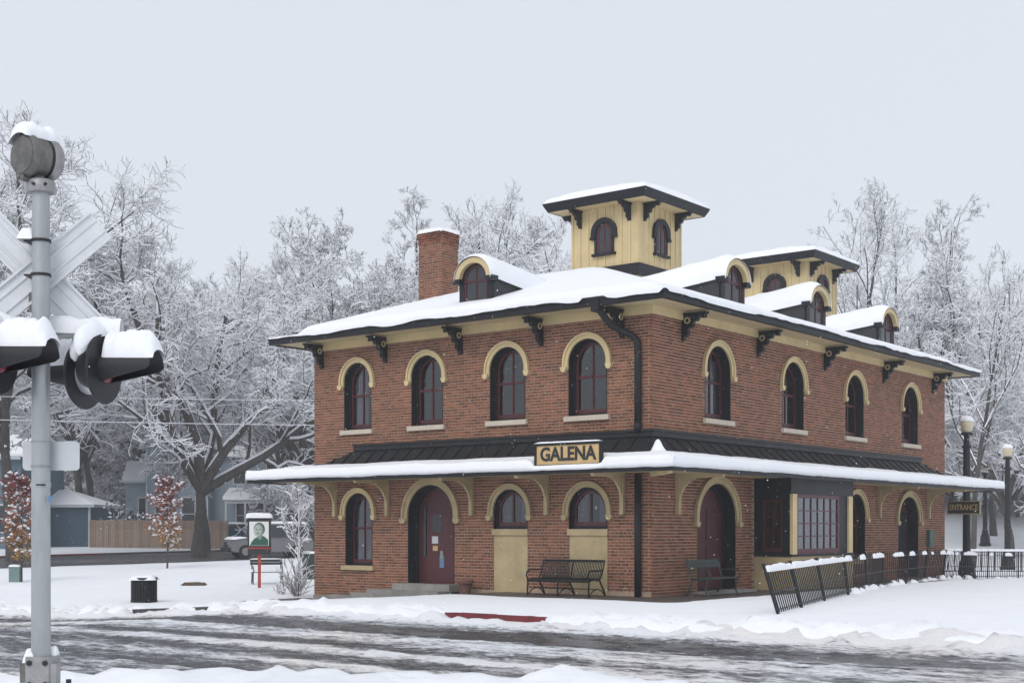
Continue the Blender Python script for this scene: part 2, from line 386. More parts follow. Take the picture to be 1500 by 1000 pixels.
# kerb stones where the snow has slid off
def kerb(x0, x1, m_, name='kerb'):
    mb = MB(); n = max(2, int((x1 - x0) / .5)); xx = np.linspace(x0, x1, n + 1)
    for a, b_ in zip(xx[:-1], xx[1:]):
        za, zb = gzf(a, ROAD_Y), gzf(b_, ROAD_Y); y0, y1 = ROAD_Y - .20, ROAD_Y + .05
        mb.add([(a, y0, za - .4), (b_, y0, zb - .4), (b_, y1, zb - .4), (a, y1, za - .4), (a, y0 + .02, za + .035), (b_, y0 + .02, zb + .035), (b_, y1, zb + .035), (a, y1, za + .035)],
               [(0, 1, 5, 4), (4, 5, 6, 7), (1, 2, 6, 5), (0, 4, 7, 3)])
    return mb.build(name, m_, kind='structure')
kerb(-60, -6.0, 'kerb_grey'); kerb(-6.0, 3.1, 'kerb_red'); kerb(3.1, 22, 'kerb_grey')
# brick terrace round the depot
grid_obj('terrace', np.linspace(-13.2, 2.0, 80), np.linspace(-2.3, 21.2, 120), lambda X, Y: ground_z(X, Y) + .012 + .006 * vn(X * 9, Y * 9, 3), 'paver', kind='structure',
         mask=lambda X, Y, Z: ~((X < -.6) & (Y > .6)))
# the back street on the left
def strip(name, p0, p1, w, m_, dz, n=60, attr=None):
    (xa, ya), (xb, yb) = p0, p1; d = Vector((xb - xa, yb - ya, 0)).normalized(); nrm = Vector((-d.y, d.x, 0))
    co_ = []
    m2 = 9
    for i in range(n + 1):
        for j in range(m2):
            x = xa + (xb - xa) * i / n + nrm.x * w * (j / (m2 - 1) - .5); y = ya + (yb - ya) * i / n + nrm.y * w * (j / (m2 - 1) - .5)
            co_.append((x, y, gzf(x, y) + dz))
    q = [(i * m2 + j, i * m2 + j + 1, (i + 1) * m2 + j + 1, (i + 1) * m2 + j) for i in range(n) for j in range(m2 - 1)]
    co_ = np.array(co_); at = .22 + .34 * fbm(co_[:, 0] * .25, co_[:, 1] * .25, 9, 3) - .1
    return raw(name, co_, q, m_, None, at, 'structure')
BS0, BS1 = cw(-150, 62), cw(640, 84)
strip('back_street', BS0, BS1, 10.5, 'slush_road', .06)
d_ = Vector((BS1[0] - BS0[0], BS1[1] - BS0[1])).normalized(); nn_ = Vector((-d_.y, d_.x))
def off_line(o_): return (BS0[0] + nn_.x * o_, BS0[1] + nn_.y * o_), (BS1[0] + nn_.x * o_, BS1[1] + nn_.y * o_)
a_, b_ = off_line(5.35)
def kerb2(p0, p1, t0, t1, m_):
    mb = MB(); n = 12
    for i in range(n):
        pts = []
        for k in (i, i + 1):
            t = t0 + (t1 - t0) * k / n; pts.append((p0[0] + (p1[0] - p0[0]) * t, p0[1] + (p1[1] - p0[1]) * t))
        (xa, ya), (xb, yb) = pts; za, zb = gzf(xa, ya), gzf(xb, yb); nx, ny = nn_ * .16
        mb.add([(xa, ya, za - .05), (xb, yb, zb - .05), (xb, yb, zb + .15), (xa, ya, za + .15), (xa + nx, ya + ny, za + .15), (xb + nx, yb + ny, zb + .15)], [(0, 1, 2, 3), (3, 2, 5, 4)])
    mb.build('kerb', m_, kind='structure')
kerb2(a_, b_, .0, .40, 'kerb_red'); kerb2(a_, b_, .40, 1, 'kerb_grey')
tag(cap(-.42, .42, -.3, .3, .0, .09, name='bare_grass_patch', loc=(*cw(285, 48), gzf(*cw(285, 48)) + .05), rot=(0, 0, YAW)), kind='stuff')
bpy.data.objects['bare_grass_patch'].data.materials[0] = MATS['leaf_litter']
# ---------------------------------------------------------------- the depot
UL, VR, OV = 11.71, 19.26, .83
DEP = empty('train_depot', (0, 0, 0), 0, 'two-storey red brick Italianate depot with arched windows, snowy hip roof and two cupolas', 'building')
FL = lambda p, o: (-p[0], -o, p[1])      # facade on the street: p = (along, height), o = outwards
FR = lambda p, o: (o, p[0], p[1])        # facade on the track side
def outline(c, w, zb, zs, top, i=0., n=14, ib=None):
    hw = w / 2 - i; r = top - zs - i; ib = i if ib is None else ib
    pts = [(c - hw, zb + ib), (c - hw, zs)]
    for k in range(1, n): a = math.pi * (1 - k / n); pts.append((c + hw * math.cos(a), zs + r * math.sin(a)))
    return pts + [(c + hw, zs), (c + hw, zb + ib)]
OPL = [dict(k='win', c=c, w=w, zb=4.5, zs=6.42 - w / 2, top=6.42) for c, w in ((9.93, 1.06), (7.27, 1.14), (4.46, 1.16), (1.90, 1.16))]
OPL += [dict(k='gwin', c=9.88, w=1.06, zb=.62, zs=2.14, top=2.69), dict(k='door', c=7.13, w=1.68, zb=-.0, zs=2.03, top=2.87),
        dict(k='panel', c=4.36, w=1.12, zb=-.05, zs=2.1, top=2.70), dict(k='panel', c=1.89, w=1.16, zb=-.02, zs=2.1, top=2.71)]
OPR = [dict(k='win', c=c, w=1.32, zb=4.5, zs=5.76, top=6.41) for c in (3.2, 7.5, 11.68, 16.1)]
OPR += [dict(k='rdoor', c=3.15, w=1.95, zb=.08, zs=1.93, top=2.84), dict(k='bay', c=7.1, w=3.5, zb=.9, zs=2.6, top=2.6),
        dict(k='gwin2', c=11.75, w=1.4, zb=.7, zs=2.08, top=2.75), dict(k='rdoor2', c=15.95, w=1.72, zb=.05, zs=2.0, top=2.74)]
def cutspan(o, z):
    if z < o['zb'] or z > o['top']: return None
    hw = o['w'] / 2
    if z > o['zs']: hw *= math.sqrt(max(0, 1 - ((z - o['zs']) / (o['top'] - o['zs'] + 1e-6)) ** 2))
    return o['c'] - hw, o['c'] + hw
COURSE, BL, JT = .077, .205, .019
Z0L = -.62
def bricks(ops, s0, s1, z0, z1, skip=lambda s, z: False):
    out = []; n = int(math.ceil((z1 - z0) / COURSE))
    for r in range(n):
        za = z0 + r * COURSE; zb = za + COURSE - JT; zm = (za + zb) / 2
        if zb > z1: zb = z1
        cuts = sorted(c for c in (cutspan(o, zm) for o in ops) if c)
        free = []; cur = s0
        for a, b in cuts:
            if a > cur: free.append((cur, a))
            cur = max(cur, b)
        if cur < s1: free.append((cur, s1))
        L_ = BL if r % 6 else BL / 2
        st = s0 - (L_ + JT) * (.5 if r % 2 else 0)
        k = 0
        while st + k * (L_ + JT) < s1:
            a = st + k * (L_ + JT); b = a + L_; k += 1
            for f0, f1 in free:
                aa, bb = max(a, f0 + .003), min(b, f1 - .003)
                if bb - aa > .025 and not skip((aa + bb) / 2, zm): out.append((aa, bb, za, zb))
    return out
def brick_geo(fn, s0, s1, za, zb, o):
    e = .004
    return ([fn((s0, za), -.03), fn((s1, za), -.03), fn((s1, zb), -.03), fn((s0, zb), -.03), fn((s0 + e, za + e), o), fn((s1 - e, za + e), o), fn((s1 - e, zb - e), o), fn((s0 + e, zb - e), o)],
            [(4, 5, 6, 7), (0, 1, 5, 4), (1, 2, 6, 5), (2, 3, 7, 6), (3, 0, 4, 7)])
def wall(fn, ops, s0, s1, z0, z1, skip, name):
    # mortar bed with true openings
    outer = [Vector((s0, z0, 0)), Vector((s1, z0, 0)), Vector((s1, z1, 0)), Vector((s0, z1, 0))]
    loops = [outer]
    for o in ops:
        pl = outline(o['c'], o['w'], max(o['zb'], z0 + .02), o['zs'], max(o['top'], o['zs'] + .01))
        if o['k'] == 'bay': pl = [(o['c'] - o['w'] / 2, .9), (o['c'] - o['w'] / 2, 2.6), (o['c'] + o['w'] / 2, 2.6), (o['c'] + o['w'] / 2, .9)]
        loops.append([Vector((p[0], p[1], 0)) for p in pl])
    flat = [p for l in loops for p in l]; tris = geometry.tessellate_polygon(loops)
    mb = MB(); mb.add([fn((p.x, p.y), -.014) for p in flat], tris)
    w = mb.build(name, 'mortar', DEP)
    bl = bricks(ops, s0, s1, z0, z1, skip)
    cam = Vector((CAMX, CAMY, CAMZ))
    key = lambda b: (Vector(fn(((b[0] + b[1]) / 2, (b[2] + b[3]) / 2), 0)) - cam).length - 3 * (b[1] - b[0])
    bl.sort(key=key); near, rest = bl[:150], bl[150:]
    rnd = random.Random(5); shared = {}
    for a, b, za, zb in near:
        kk = (round(b - a, 3), round(zb - za, 3))
        if kk not in shared:
            m2 = MB(); m2.add(*brick_geo(fn, 0, kk[0], 0, kk[1], 0)); shared[kk] = m2.mesh('brick', 'brick')
        o = link('brick', shared[kk], w); p = fn((a, za), rnd.uniform(-.002, .004)); o.location = p
    mb = MB()
    for a, b, za, zb in rest: mb.add(*brick_geo(fn, a, b, za, zb, rnd.uniform(-.002, .004)))
    mb.build('brick_field', 'brick', w, kind='stuff')
    return w
wl = wall(FL, OPL, 0, UL, Z0L + .30, 7.0, lambda s, z: z < -.058 * max(0, s - 4.5) + .10, 'wall')
wr = wall(FR, OPR, .0, VR, -.1, 7.0, lambda s, z: (5.05 < s < 9.3 and z < 3.0), 'wall')
# hidden rear walls, floors and the rear wing
mb = MB(); mb.box(-UL, -UL + .3, .05, VR, -.6, 7.0); mb.box(-UL + .3, -.02, VR - .3, VR, -.6, 7.0); mb.build('rear_wall', 'brick_plain', DEP)
mb = MB(); mb.box(-11.6, -4.3, VR + .01, 24.4, -.6, 7.1); mb.build('rear_wing_wall', 'brick_plain', DEP)
mb = MB(); mb.box(-UL + .3, -.3, .3, VR - .3, 3.3, 3.5); mb.build('floor_slab', 'shingle', DEP)
mb = MB(); mb.box(-UL + .3, -.3, .3, VR - .3, 0.0, .05); mb.build('floor_slab', 'shingle', DEP)
# stone base course on the low corner
mb = MB()
for s0, s1 in ((5.6, 6.2), (8.75, 10.2), (10.2, 11.0), (11.0, UL)):
    z1 = -.058 * max(0, s0 - 4.5) + .10
    mb.add([FL((a, b), o) for o in (.05, -.05) for a, b in ((s0, -.75), (s1 - .01, -.75), (s1 - .01, min(z1, -.13)), (s0, min(z1, -.13)))], [(0, 1, 2, 3), (4, 5, 6, 7), (3, 2, 6, 7), (0, 3, 7, 4), (1, 2, 6, 5)])
mb.build('foundation', 'stone', DEP)

def hood(fn, o, par, m_='cream', t=.15, drop=.14, pr=.09):
    """arched hood mould with little corbel ends"""
    c, w, zs, top = o['c'], o['w'], o['zs'], o['top']
    n = 18
    inn = [(c - w / 2, zs - drop)] + [(c + (w / 2) * math.cos(math.pi * (1 - k / n)), zs + (top - zs) * math.sin(math.pi * (1 - k / n))) for k in range(n + 1)] + [(c + w / 2, zs - drop)]
    out = [(c - w / 2 - t, zs - drop)] + [(c + (w / 2 + t) * math.cos(math.pi * (1 - k / n)), zs + (top + t - zs) * math.sin(math.pi * (1 - k / n))) for k in range(n + 1)] + [(c + w / 2 + t, zs - drop)]
    mid = [((a[0] * .35 + b[0] * .65), (a[1] * .35 + b[1] * .65)) for a, b in zip(inn, out)]
    mb = MB(); mb.ring(out, inn, fn, pr * .6, -.03); mb.ring(out, mid, fn, pr, pr * .6 - .005)
    for sg in (-1, 1):
        e = c + sg * (w / 2 + t * .70)
        pl = [(e - t * .62, zs - drop + .05), (e + t * .62, zs - drop + .05), (e + t * .5, zs - drop - .03), (e + t * .25, zs - drop - .08), (e - t * .25, zs - drop - .08), (e - t * .5, zs - drop - .03)]
        mb.extrude(pl, fn, pr + .02, -.02)
    return mb.build('hood_mould', m_, par)
def window(fn, o, fa, curtain=0, hm='cream', sill=True, depth_=.22, par=DEP, muntin=True, rail=True, hd=True, frame_m='black_paint', ft=.075):
    c, w, zb, zs, top = (o[k] for k in ('c', 'w', 'zb', 'zs', 'top'))
    A = outline(c, w, zb, zs, top); B = outline(c, w, zb, zs, top, ft); Cc = outline(c, w, zb, zs, top, ft + .065)
    mb = MB(); mb.ring(outline(c, w, zb, zs, top, -.01, ib=0), outline(c, w, zb, zs, top, .014, ib=0), fn, -.0, -depth_)      # painted reveal
    mb.ring(A, B, fn, -depth_ + .03, -depth_ - .09)
    mb.add([fn(p, q) for q in (-depth_ + .03, -depth_ - .09) for p in ((c - w / 2, zb), (c + w / 2, zb), (c + w / 2, zb + ft), (c - w / 2, zb + ft))], [(0, 1, 2, 3), (3, 2, 6, 7), (0, 1, 5, 4)])
    f = mb.build('window', frame_m, par)
    mb = MB(); q = -depth_ - .03
    mb.ring(B, Cc, fn, q + .02, q - .03)
    zbb = zb + ft; hw = w / 2 - ft
    bar = lambda s0, s1, z0, z1: mb.add([fn(p, d) for d in (q + .018, q - .03) for p in ((s0, z0), (s1, z0), (s1, z1), (s0, z1))], [(0, 1, 2, 3), (4, 7, 6, 5), (0, 4, 5, 1), (2, 6, 7, 3), (0, 3, 7, 4), (1, 5, 6, 2)])
    bar(c - hw, c + hw, zbb, zbb + .10)
    if rail: zr = zb + (top - zb) * .515; bar(c - hw, c + hw, zr - .032, zr + .032)
    if muntin: bar(c - .022, c + .022, zbb + .1, top - ft - .05)
    mb.build('sash', 'maroon', f)
    pl = outline(c, w, zb, zs, top, ft + .02)
    mb = MB(); mb.add([fn(p, q - .008) for p in pl], [tuple(range(len(pl)))]); mb.build('pane', 'glass', f)
    if curtain:
        for s0, s1 in ({1: ((-.46, -.16), (.16, .46)), 2: ((-.46, .46),), 3: ((-.05, .46),)}[curtain]):
            mb = MB(); n = 26; vs = []
            for i in range(n + 1):
                s = c + w * (s0 + (s1 - s0) * i / n); d = -depth_ - .16 - .022 * math.sin(i * 1.9) - .012 * math.sin(i * .7)
                vs += [fn((s, zb + .02), d), fn((s, top - .02 - (.0 if abs(s - c) < w * .25 else .3)), d)]
            mb.add(vs, [(2 * i, 2 * i + 2, 2 * i + 3, 2 * i + 1) for i in range(n)]); mb.build('curtain', 'curtain', f, smooth=True)
    if hd: hood(fn, o, f, hm)
    if sill:
        mb = MB(); mb.extrude([(c - w / 2 - .10, zb - .13), (c + w / 2 + .10, zb - .13), (c + w / 2 + .10, zb - .005), (c - w / 2 - .10, zb - .005)], fn, .09, -.2)
        mb.build('sill', 'sill_stone' if zb > 3 else 'cream_dirty', f)
    return f
for i, o in enumerate(OPL[:4]): window(FL, o, 0, (3, 0, 0, 0)[i])
for i, o in enumerate(OPR[:4]): window(FR, o, 1, (1, 0, 0, 0)[i])
window(FL, OPL[4], 0, 2)
window(FR, OPR[6], 1, 0)
# ground-floor doors
def door(fn, o, col, par=DEP, deep=.34, transom=False, sign=False):
    c, w, zb, zs, top = (o[k] for k in ('c', 'w', 'zb', 'zs', 'top'))
    mb = MB(); mb.ring(outline(c, w, zb, zs, top, -.01, ib=0), outline(c, w, zb, zs, top, .016, ib=0), fn, 0, -deep)
    mb.ring(outline(c, w, zb, zs, top), outline(c, w, zb, zs, top, .09, ib=0), fn, -deep + .04, -deep - .1)
    f = mb.build('door', 'black_paint', DEP)
    pl = outline(c, w, zb, zs, top, .05, ib=0)
    mb = MB(); mb.extrude(pl, fn, -deep - .02, -deep - .07); mb.build('door_leaf', col, f)
    hood(fn, o, f, 'cream_dirty', t=.2)
    return f, deep
d1, dp = door(FL, OPL[5], 'maroon')
def fbox(fn, s0, s1, z0, z1, o0, o1, name, m_, par): mb = MB(); mb.extrude([(s0, z0), (s1, z0), (s1, z1), (s0, z1)], fn, o0, o1); return mb.build(name, m_, par)
C_ = 7.13
fbox(FL, C_ - .60, C_ + .42, .02, 2.1, -dp + .03, -dp - .015, 'door_panel', 'maroon', d1)
fbox(FL, C_ + -.12, C_ + .20, 1.58, 2.05, -dp + .036, -dp + .01, 'pane', 'dark_window', d1)
fbox(FL, C_ + .0, C_ + .22, 1.26, 1.46, -dp + .04, -dp + .01, 'notice', 'paper_white', d1)
fbox(FL, C_ + .01, C_ + .19, 1.06, 1.2, -dp + .04, -dp + .01, 'notice', 'sign_tan', d1)
fbox(FL, C_ - .22, C_ - .06, .60, .92, -dp + .04, -dp + .01, 'notice', 'paper_blue', d1)
fbox(FL, C_ - .19, C_ - .09, .84, 1.06, -dp + .05, -dp + .01, 'notice', 'print_mid', d1)
fbox(FL, C_ - .74, C_ - .62, .9, 2.3, -dp + .03, -dp - .01, 'pane', 'dark_window', d1)
fbox(FL, C_ + .46, C_ + .58, .9, 2.3, -dp + .03, -dp - .01, 'pane', 'dark_window', d1)
d2, dp2 = door(FR, OPR[4], 'maroon')
for s in (2.55, 3.2): fbox(FR, s, s + .5, .35, 1.2, -dp2 + .0, -dp2 - .03, 'door_panel', 'maroon', d2); fbox(FR, s, s + .5, 1.35, 2.2, -dp2 + .0, -dp2 - .03, 'door_panel', 'maroon', d2)
d3, dp3 = door(FR, OPR[7], 'maroon')
for s in (15.3, 16.05): fbox(FR, s, s + .5, .9, 2.2, -dp3 + .0, -dp3 - .03, 'pane', 'dark_window', d3)
# boarded openings with a fanlight
for o in OPL[6:8]:
    oo = dict(o); oo['zb'] = 1.66
    f = window(FL, oo, 0, 1, 'cream_dirty', sill=False, rail=False, depth_=.12)
    c, w = o['c'], o['w']
    fbox(FL, c - w / 2, c + w / 2, -.1, 1.50, -.02, -.12, 'infill_panel', 'cream_dirty', f)
    fbox(FL, c - w / 2 - .03, c + w / 2 + .03, 1.50, 1.66, .04, -.12, 'sill', 'cream_dirty', f)
# steps and threshold
mb = MB(); mb.box(-8.75, -6.15, -.85, .0, -.6, .0); st = mb.build('door_step', 'stone', DEP)
mb = MB(); mb.box(-8.15, -6.08, -.45, .0, -.02, .17); mb.build('door_step', 'stone', DEP)
mb = MB(); mb.box(.0, .5, 1.9, 4.4, -.2, .08); mb.build('door_step', 'stone', DEP)
# bay window on the track side
bo, v0, v1 = 1.10, 5.18, 9.10
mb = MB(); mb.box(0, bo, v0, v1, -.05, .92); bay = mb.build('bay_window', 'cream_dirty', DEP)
mb = MB(); mb.box(.0, bo + .03, v0 - .03, v1 + .03, .92, .985); mb.build('sill', 'black_paint', bay)
mb = MB(); mb.box(.0, bo, v0, v1, 2.60, 3.02); mb.build('header', 'black_paint', bay)
for a in (v0 + .02, 8.74): mb = MB(); mb.box(bo - .05, bo + .035, a, a + .26, .985, 2.60); mb.build('post', 'cream', bay)
mb = MB(); mb.box(bo - .16, bo - .02, 8.2, 8.74, .985, 2.6); mb.build('frame', 'black_paint', bay)
def lattice(fn, s0, s1, z0, z1, nc, nr, par, fr_=.1, mu=.03, o0=-.02):
    mb = MB(); r = lambda a, b, c, d, t=0: mb.extrude([(a, c), (b, c), (b, d), (a, d)], fn, o0 - t, o0 - .05 + t)
    r(s0, s0 + fr_, z0, z1); r(s1 - fr_, s1, z0, z1); r(s0 + fr_, s1 - fr_, z0, z0 + fr_ * 1.4); r(s0 + fr_, s1 - fr_, z1 - fr_, z1)
    for i in range(1, nc): x = s0 + fr_ + (s1 - s0 - 2 * fr_) * i / nc; r(x - mu / 2, x + mu / 2, z0 + fr_ * 1.4, z1 - fr_, .006)
    for i in range(1, nr): z = z0 + fr_ * 1.4 + (z1 - z0 - 2.4 * fr_) * i / nr; r(s0 + fr_, s1 - fr_, z - mu / 2, z + mu / 2, .009)
    mb.build('sash', 'maroon', par)
    for i in range(nc):
        for j in range(nr):
            xa = s0 + fr_ + (s1 - s0 - 2 * fr_) * i / nc; xb = s0 + fr_ + (s1 - s0 - 2 * fr_) * (i + 1) / nc
            za = z0 + fr_ * 1.4 + (z1 - z0 - 2.4 * fr_) * j / nr; zb = z0 + fr_ * 1.4 + (z1 - z0 - 2.4 * fr_) * (j + 1) / nr
            mb = MB(); mb.add([fn(p, o0 - .03) for p in ((xa, za), (xb, za), (xb, zb), (xa, zb))], [(0, 1, 2, 3)]); mb.build('pane', 'glass', par)
FB = lambda p, o: (bo + o, p[0], p[1])
FS = lambda p, o: (p[0], v0 - o, p[1])
lattice(FB, 5.52, 8.2, .985, 2.6, 6, 4, bay)
lattice(FS, .24, .84, 1.05, 2.45, 2, 3, bay, .07)
mb = MB(); mb.box(.0, .24, v0, v0 + .12, .985, 2.6); mb.box(.84, bo - .05, v0, v0 + .12, .985, 2.6); mb.box(.24, .84, v0, v0 + .12, 2.45, 2.6); mb.box(.24, .84, v0, v0 + .12, .985, 1.05); mb.build('side_frame', 'black_paint', bay)
mb = MB(); mb.box(.0, bo, v1 - .12, v1, .985, 2.6); mb.build('side_frame', 'black_paint', bay)
mb = MB(); vs = []
for i in range(61): s = 5.6 + 2.5 * i / 60; vs += [(bo - .26 - .02 * math.sin(i * 1.3), s, 1.0), (bo - .26 - .02 * math.sin(i * 1.3), s, 2.58)]
mb.add(vs, [(2 * i, 2 * i + 2, 2 * i + 3, 2 * i + 1) for i in range(60)]); mb.build('curtain', 'curtain', bay, smooth=True)
fbox(FR, 17.55, 17.95, 1.05, 1.62, .12, .0, 'letter_box', 'copper_green', DEP)
# ---------------------------------------------------------------- depot roof
EZ, SL = 7.22, .335
DECK = 9.32
def roofA(x, y): return np.minimum(DECK, EZ + SL * np.minimum(np.minimum((x + UL + OV) * 1.4, OV - x), np.minimum(y + OV, VR + OV - y)))
def roofB(x, y): return np.minimum(DECK, EZ + SL * np.minimum(np.minimum(x + UL + OV, -4.2 + OV - x), np.minimum(y - 10, 24.5 + OV - y)))
def roof_z(x, y): return np.maximum(np.maximum(roofA(x, y), roofB(x, y)), EZ)
def edge_d(x, y):
    a = np.minimum(np.minimum(x + UL + OV, OV - x), np.minimum(y + OV, VR + OV - y))
    b = np.minimum(np.minimum(x + UL + OV, -4.2 + OV - x), np.minimum(y - 10, 24.5 + OV - y))
    return np.maximum(a, b)
rx = np.unique(np.concatenate([np.linspace(-UL - OV, OV, 100), np.linspace(-UL - OV, -UL - OV + .5, 10), np.linspace(OV - .5, OV, 14)]))
ry = np.unique(np.concatenate([np.linspace(-OV, 24.5 + OV, 200), np.linspace(-OV, -OV + .5, 14), np.linspace(VR + OV - .4, VR + OV, 8)]))
roof = grid_obj('roof', rx, ry, lambda X, Y: roof_z(X, Y) + np.where(edge_d(X, Y) < -.001, -3, 0), 'shingle', DEP, mask=lambda X, Y, Z: edge_d(X, Y) > -.0005, every=True, smooth=False)
def roof_snow(X, Y):
    d = edge_d(X, Y) - .46 - .36 * (fbm(X * .9, Y * .9, 91, 4) - .45)
    t = np.sqrt(np.clip(d / .22, 0, 1))
    # soften hips and ridge: take the deck averaged over a small patch
    z = sum(roof_z(np.clip(X + a, -UL - OV, OV), np.clip(Y + b, -OV, 25.3)) for a, b in ((0, 0), (.35, 0), (-.35, 0), (0, .35), (0, -.35))) / 5
    z = np.where(edge_d(X, Y) > .5, z, roof_z(X, Y))
    return np.where(d > 0, z + t * (.17 + .05 * (fbm(X * .5, Y * .5, 92, 4) - .5) + .02 * fbm(X * 3, Y * 3, 93, 3)), roof_z(X, Y) - .03)
rx2 = np.unique(np.concatenate([np.linspace(-UL - OV, OV, 130), np.linspace(-UL - OV, -UL - OV + .6, 16), np.linspace(OV - .6, OV, 22)]))
ry2 = np.unique(np.concatenate([np.linspace(-OV, 24.5 + OV, 280), np.linspace(-OV, -OV + .6, 22), np.linspace(VR + OV - .4, VR + OV, 8)]))
grid_obj('roof_snow', rx2, ry2, roof_snow, 'snow', roof, mask=lambda X, Y, Z: (Z > roof_z(X, Y) + .002) & (edge_d(X, Y) > -.001))
# gutter and its own strip of snow
def ringbox(x0, x1, y0, y1, t, z0, z1):
    mb = MB(); mb.box(x0, x1, y0, y0 + t, z0, z1); mb.box(x1 - t, x1, y0 + t, y1 - t, z0, z1); mb.box(x0, x1, y1 - t, y1, z0, z1); mb.box(x0, x0 + t, y0 + t, y1 - t, z0, z1); return mb
xa, xb, ya, yb = -UL - OV - .10, OV + .10, -OV - .10, VR + OV + .10
mb = ringbox(xa, xb, ya, yb, .12, 7.04, EZ + .0)
mb.add([(x, y, z) for (x, y, z) in ((xa - .03, ya - .03, EZ - .03), (xb + .03, ya - .03, EZ - .03), (xb + .03, ya - .03, EZ + .03), (xa - .03, ya - .03, EZ + .03), (xa - .03, ya + .02, EZ - .03), (xb + .03, ya + .02, EZ - .03), (xb + .03, ya + .02, EZ + .03), (xa - .03, ya + .02, EZ + .03))],
       [(0, 1, 2, 3), (3, 2, 6, 7), (0, 1, 5, 4), (1, 2, 6, 5), (0, 3, 7, 4)])
mb.box(xb - .03, xb + .032, ya + .0, yb, EZ - .03, EZ + .03)
gut = mb.build('gutter', 'black_paint', roof)
mb = ringbox(xa + .12, xb - .12, ya + .12, yb - .12, .9, 7.075, 7.10); mb.build('soffit', 'soffit', roof)
mb = MB(); mb.box(-UL - .06, .06, -.06, -.002, 6.86, 7.075); mb.box(.003, .06, .0, VR + .06, 6.86, 7.075); mb.box(-UL - .06, -UL - .0, .0, VR, 6.86, 7.075)
mb.build('frieze', 'cream', DEP)
def gutter_snow(p0, p1, nrm, seed):
    p0 = Vector(p0); p1 = Vector(p1); L_ = (p1 - p0).length; n = int(L_ / .12); d = (p1 - p0) / n; nr = Vector(nrm)
    co_ = []; s = np.arange(n + 1) * .12
    th = .045 * np.clip(fbm(s * .8, s * 0, seed, 4) * 2.2 - .35, .12, 1.15); wv = .04 + .07 * fbm(s * 1.4, s * 0 + 5, seed + 1, 3)
    th[0] = th[-1] = 0
    for i in range(n + 1):
        c = p0 + d * i
        for a, b in ((.17, -.02), (.17, .6), (.08, 1.0), (0, .85), (-wv[i], .30), (-wv[i] * .9, -1.1)):
            co_.append(tuple(c - nr * a + Vector((0, 0, th[i] * b * 1.6))))
    k = 6; q = [(i * k + j, i * k + j + 1, (i + 1) * k + j + 1, (i + 1) * k + j) for i in range(n) for j in range(k - 1)]
    raw('gutter_snow', np.array(co_), q, 'snow', gut)
gutter_snow((xa - .02, ya, EZ + .02), (-1.35, ya, EZ + .02), (0, -1, 0), 300)
gutter_snow((-.75, ya, EZ + .02), (xb, ya, EZ + .02), (0, -1, 0), 310)
gutter_snow((xb, ya, EZ + .02), (xb, yb, EZ + .02), (1, 0, 0), 320)
# scrolled eave brackets, each with a rosette
def bracket_poly(s=1.):
    pts = [(0, 0), (.66, 0), (.66, -.15), (.56, -.15), (.54, -.09), (.49, -.09), (.47, -.16), (.42, -.22), (.35, -.21), (.31, -.26), (.32, -.33), (.26, -.38), (.20, -.37), (.17, -.43), (.19, -.50), (.15, -.56), (.08, -.57), (.05, -.66), (0, -.68)]
    return [(a * s, b * s) for a, b in pts]
def bracket(fn, s, z, sc=1., name='eave_bracket', par=DEP, ros=True, th=.13):
    mb = MB(); mb.extrude(bracket_poly(sc), lambda p, t: fn((s + t, z + p[1]), p[0]), -th / 2, th / 2)
    mb.extrude([(-.03, .0), (.70 * sc, .0), (.70 * sc, -.05), (-.03, -.05)], lambda p, t: fn((s + t, z + p[1]), p[0]), -th / 2 - .03, th / 2 + .03)
    b = mb.build(name, 'black_paint', par)
    if ros:
        for sg in (-1, 1):
            mb = MB(); n = 14; cc = (.17, -.19)
            o1 = [(cc[0] + .085 * math.cos(2 * math.pi * k / n), cc[1] + .085 * math.sin(2 * math.pi * k / n)) for k in range(n)]
            o2 = [(cc[0] + .05 * math.cos(2 * math.pi * k / n), cc[1] + .05 * math.sin(2 * math.pi * k / n)) for k in range(n)]
            mb.ring(o1, o2, lambda p, t: fn((s + t, z + p[1]), p[0]), sg * (th / 2 - .005), sg * (th / 2 + .02), closed=True)
            mb.build('rosette', 'cream_dirty', b)
    return b
for s in (11.37, 8.82, 6.05, 3.34, .86): bracket(FL, s, 7.03)
for s in (1.43, 5.38, 9.56, 13.88, 18.1): bracket(FR, s, 7.03)
# downpipes
mb = MB(); mb.tube([(-1.02, -.86, 7.16), (-1.0, -.80, 6.95), (-.86, -.5, 6.6), (-.50, -.16, 6.38), (-.34, -.12, 6.22), (-.33, -.12, 5.6), (-.33, -.12, 4.05)], .085, 10); mb.cyl((-.33, -.12, 4.0), (-.33, -.12, 4.25), .10, n=10); mb.build('downpipe', 'black_paint', DEP, smooth=True)
mb = MB(); mb.box(-1.13, -.91, -.97, -.74, 6.9, 7.21); mb.build('rain_head', 'black_paint', DEP)
mb = MB(); mb.tube([(-.34, -.11, 3.0), (-.34, -.11, 1.6), (-.34, -.11, -.02)], .085, 10); mb.build('downpipe', 'black_paint', DEP, smooth=True)
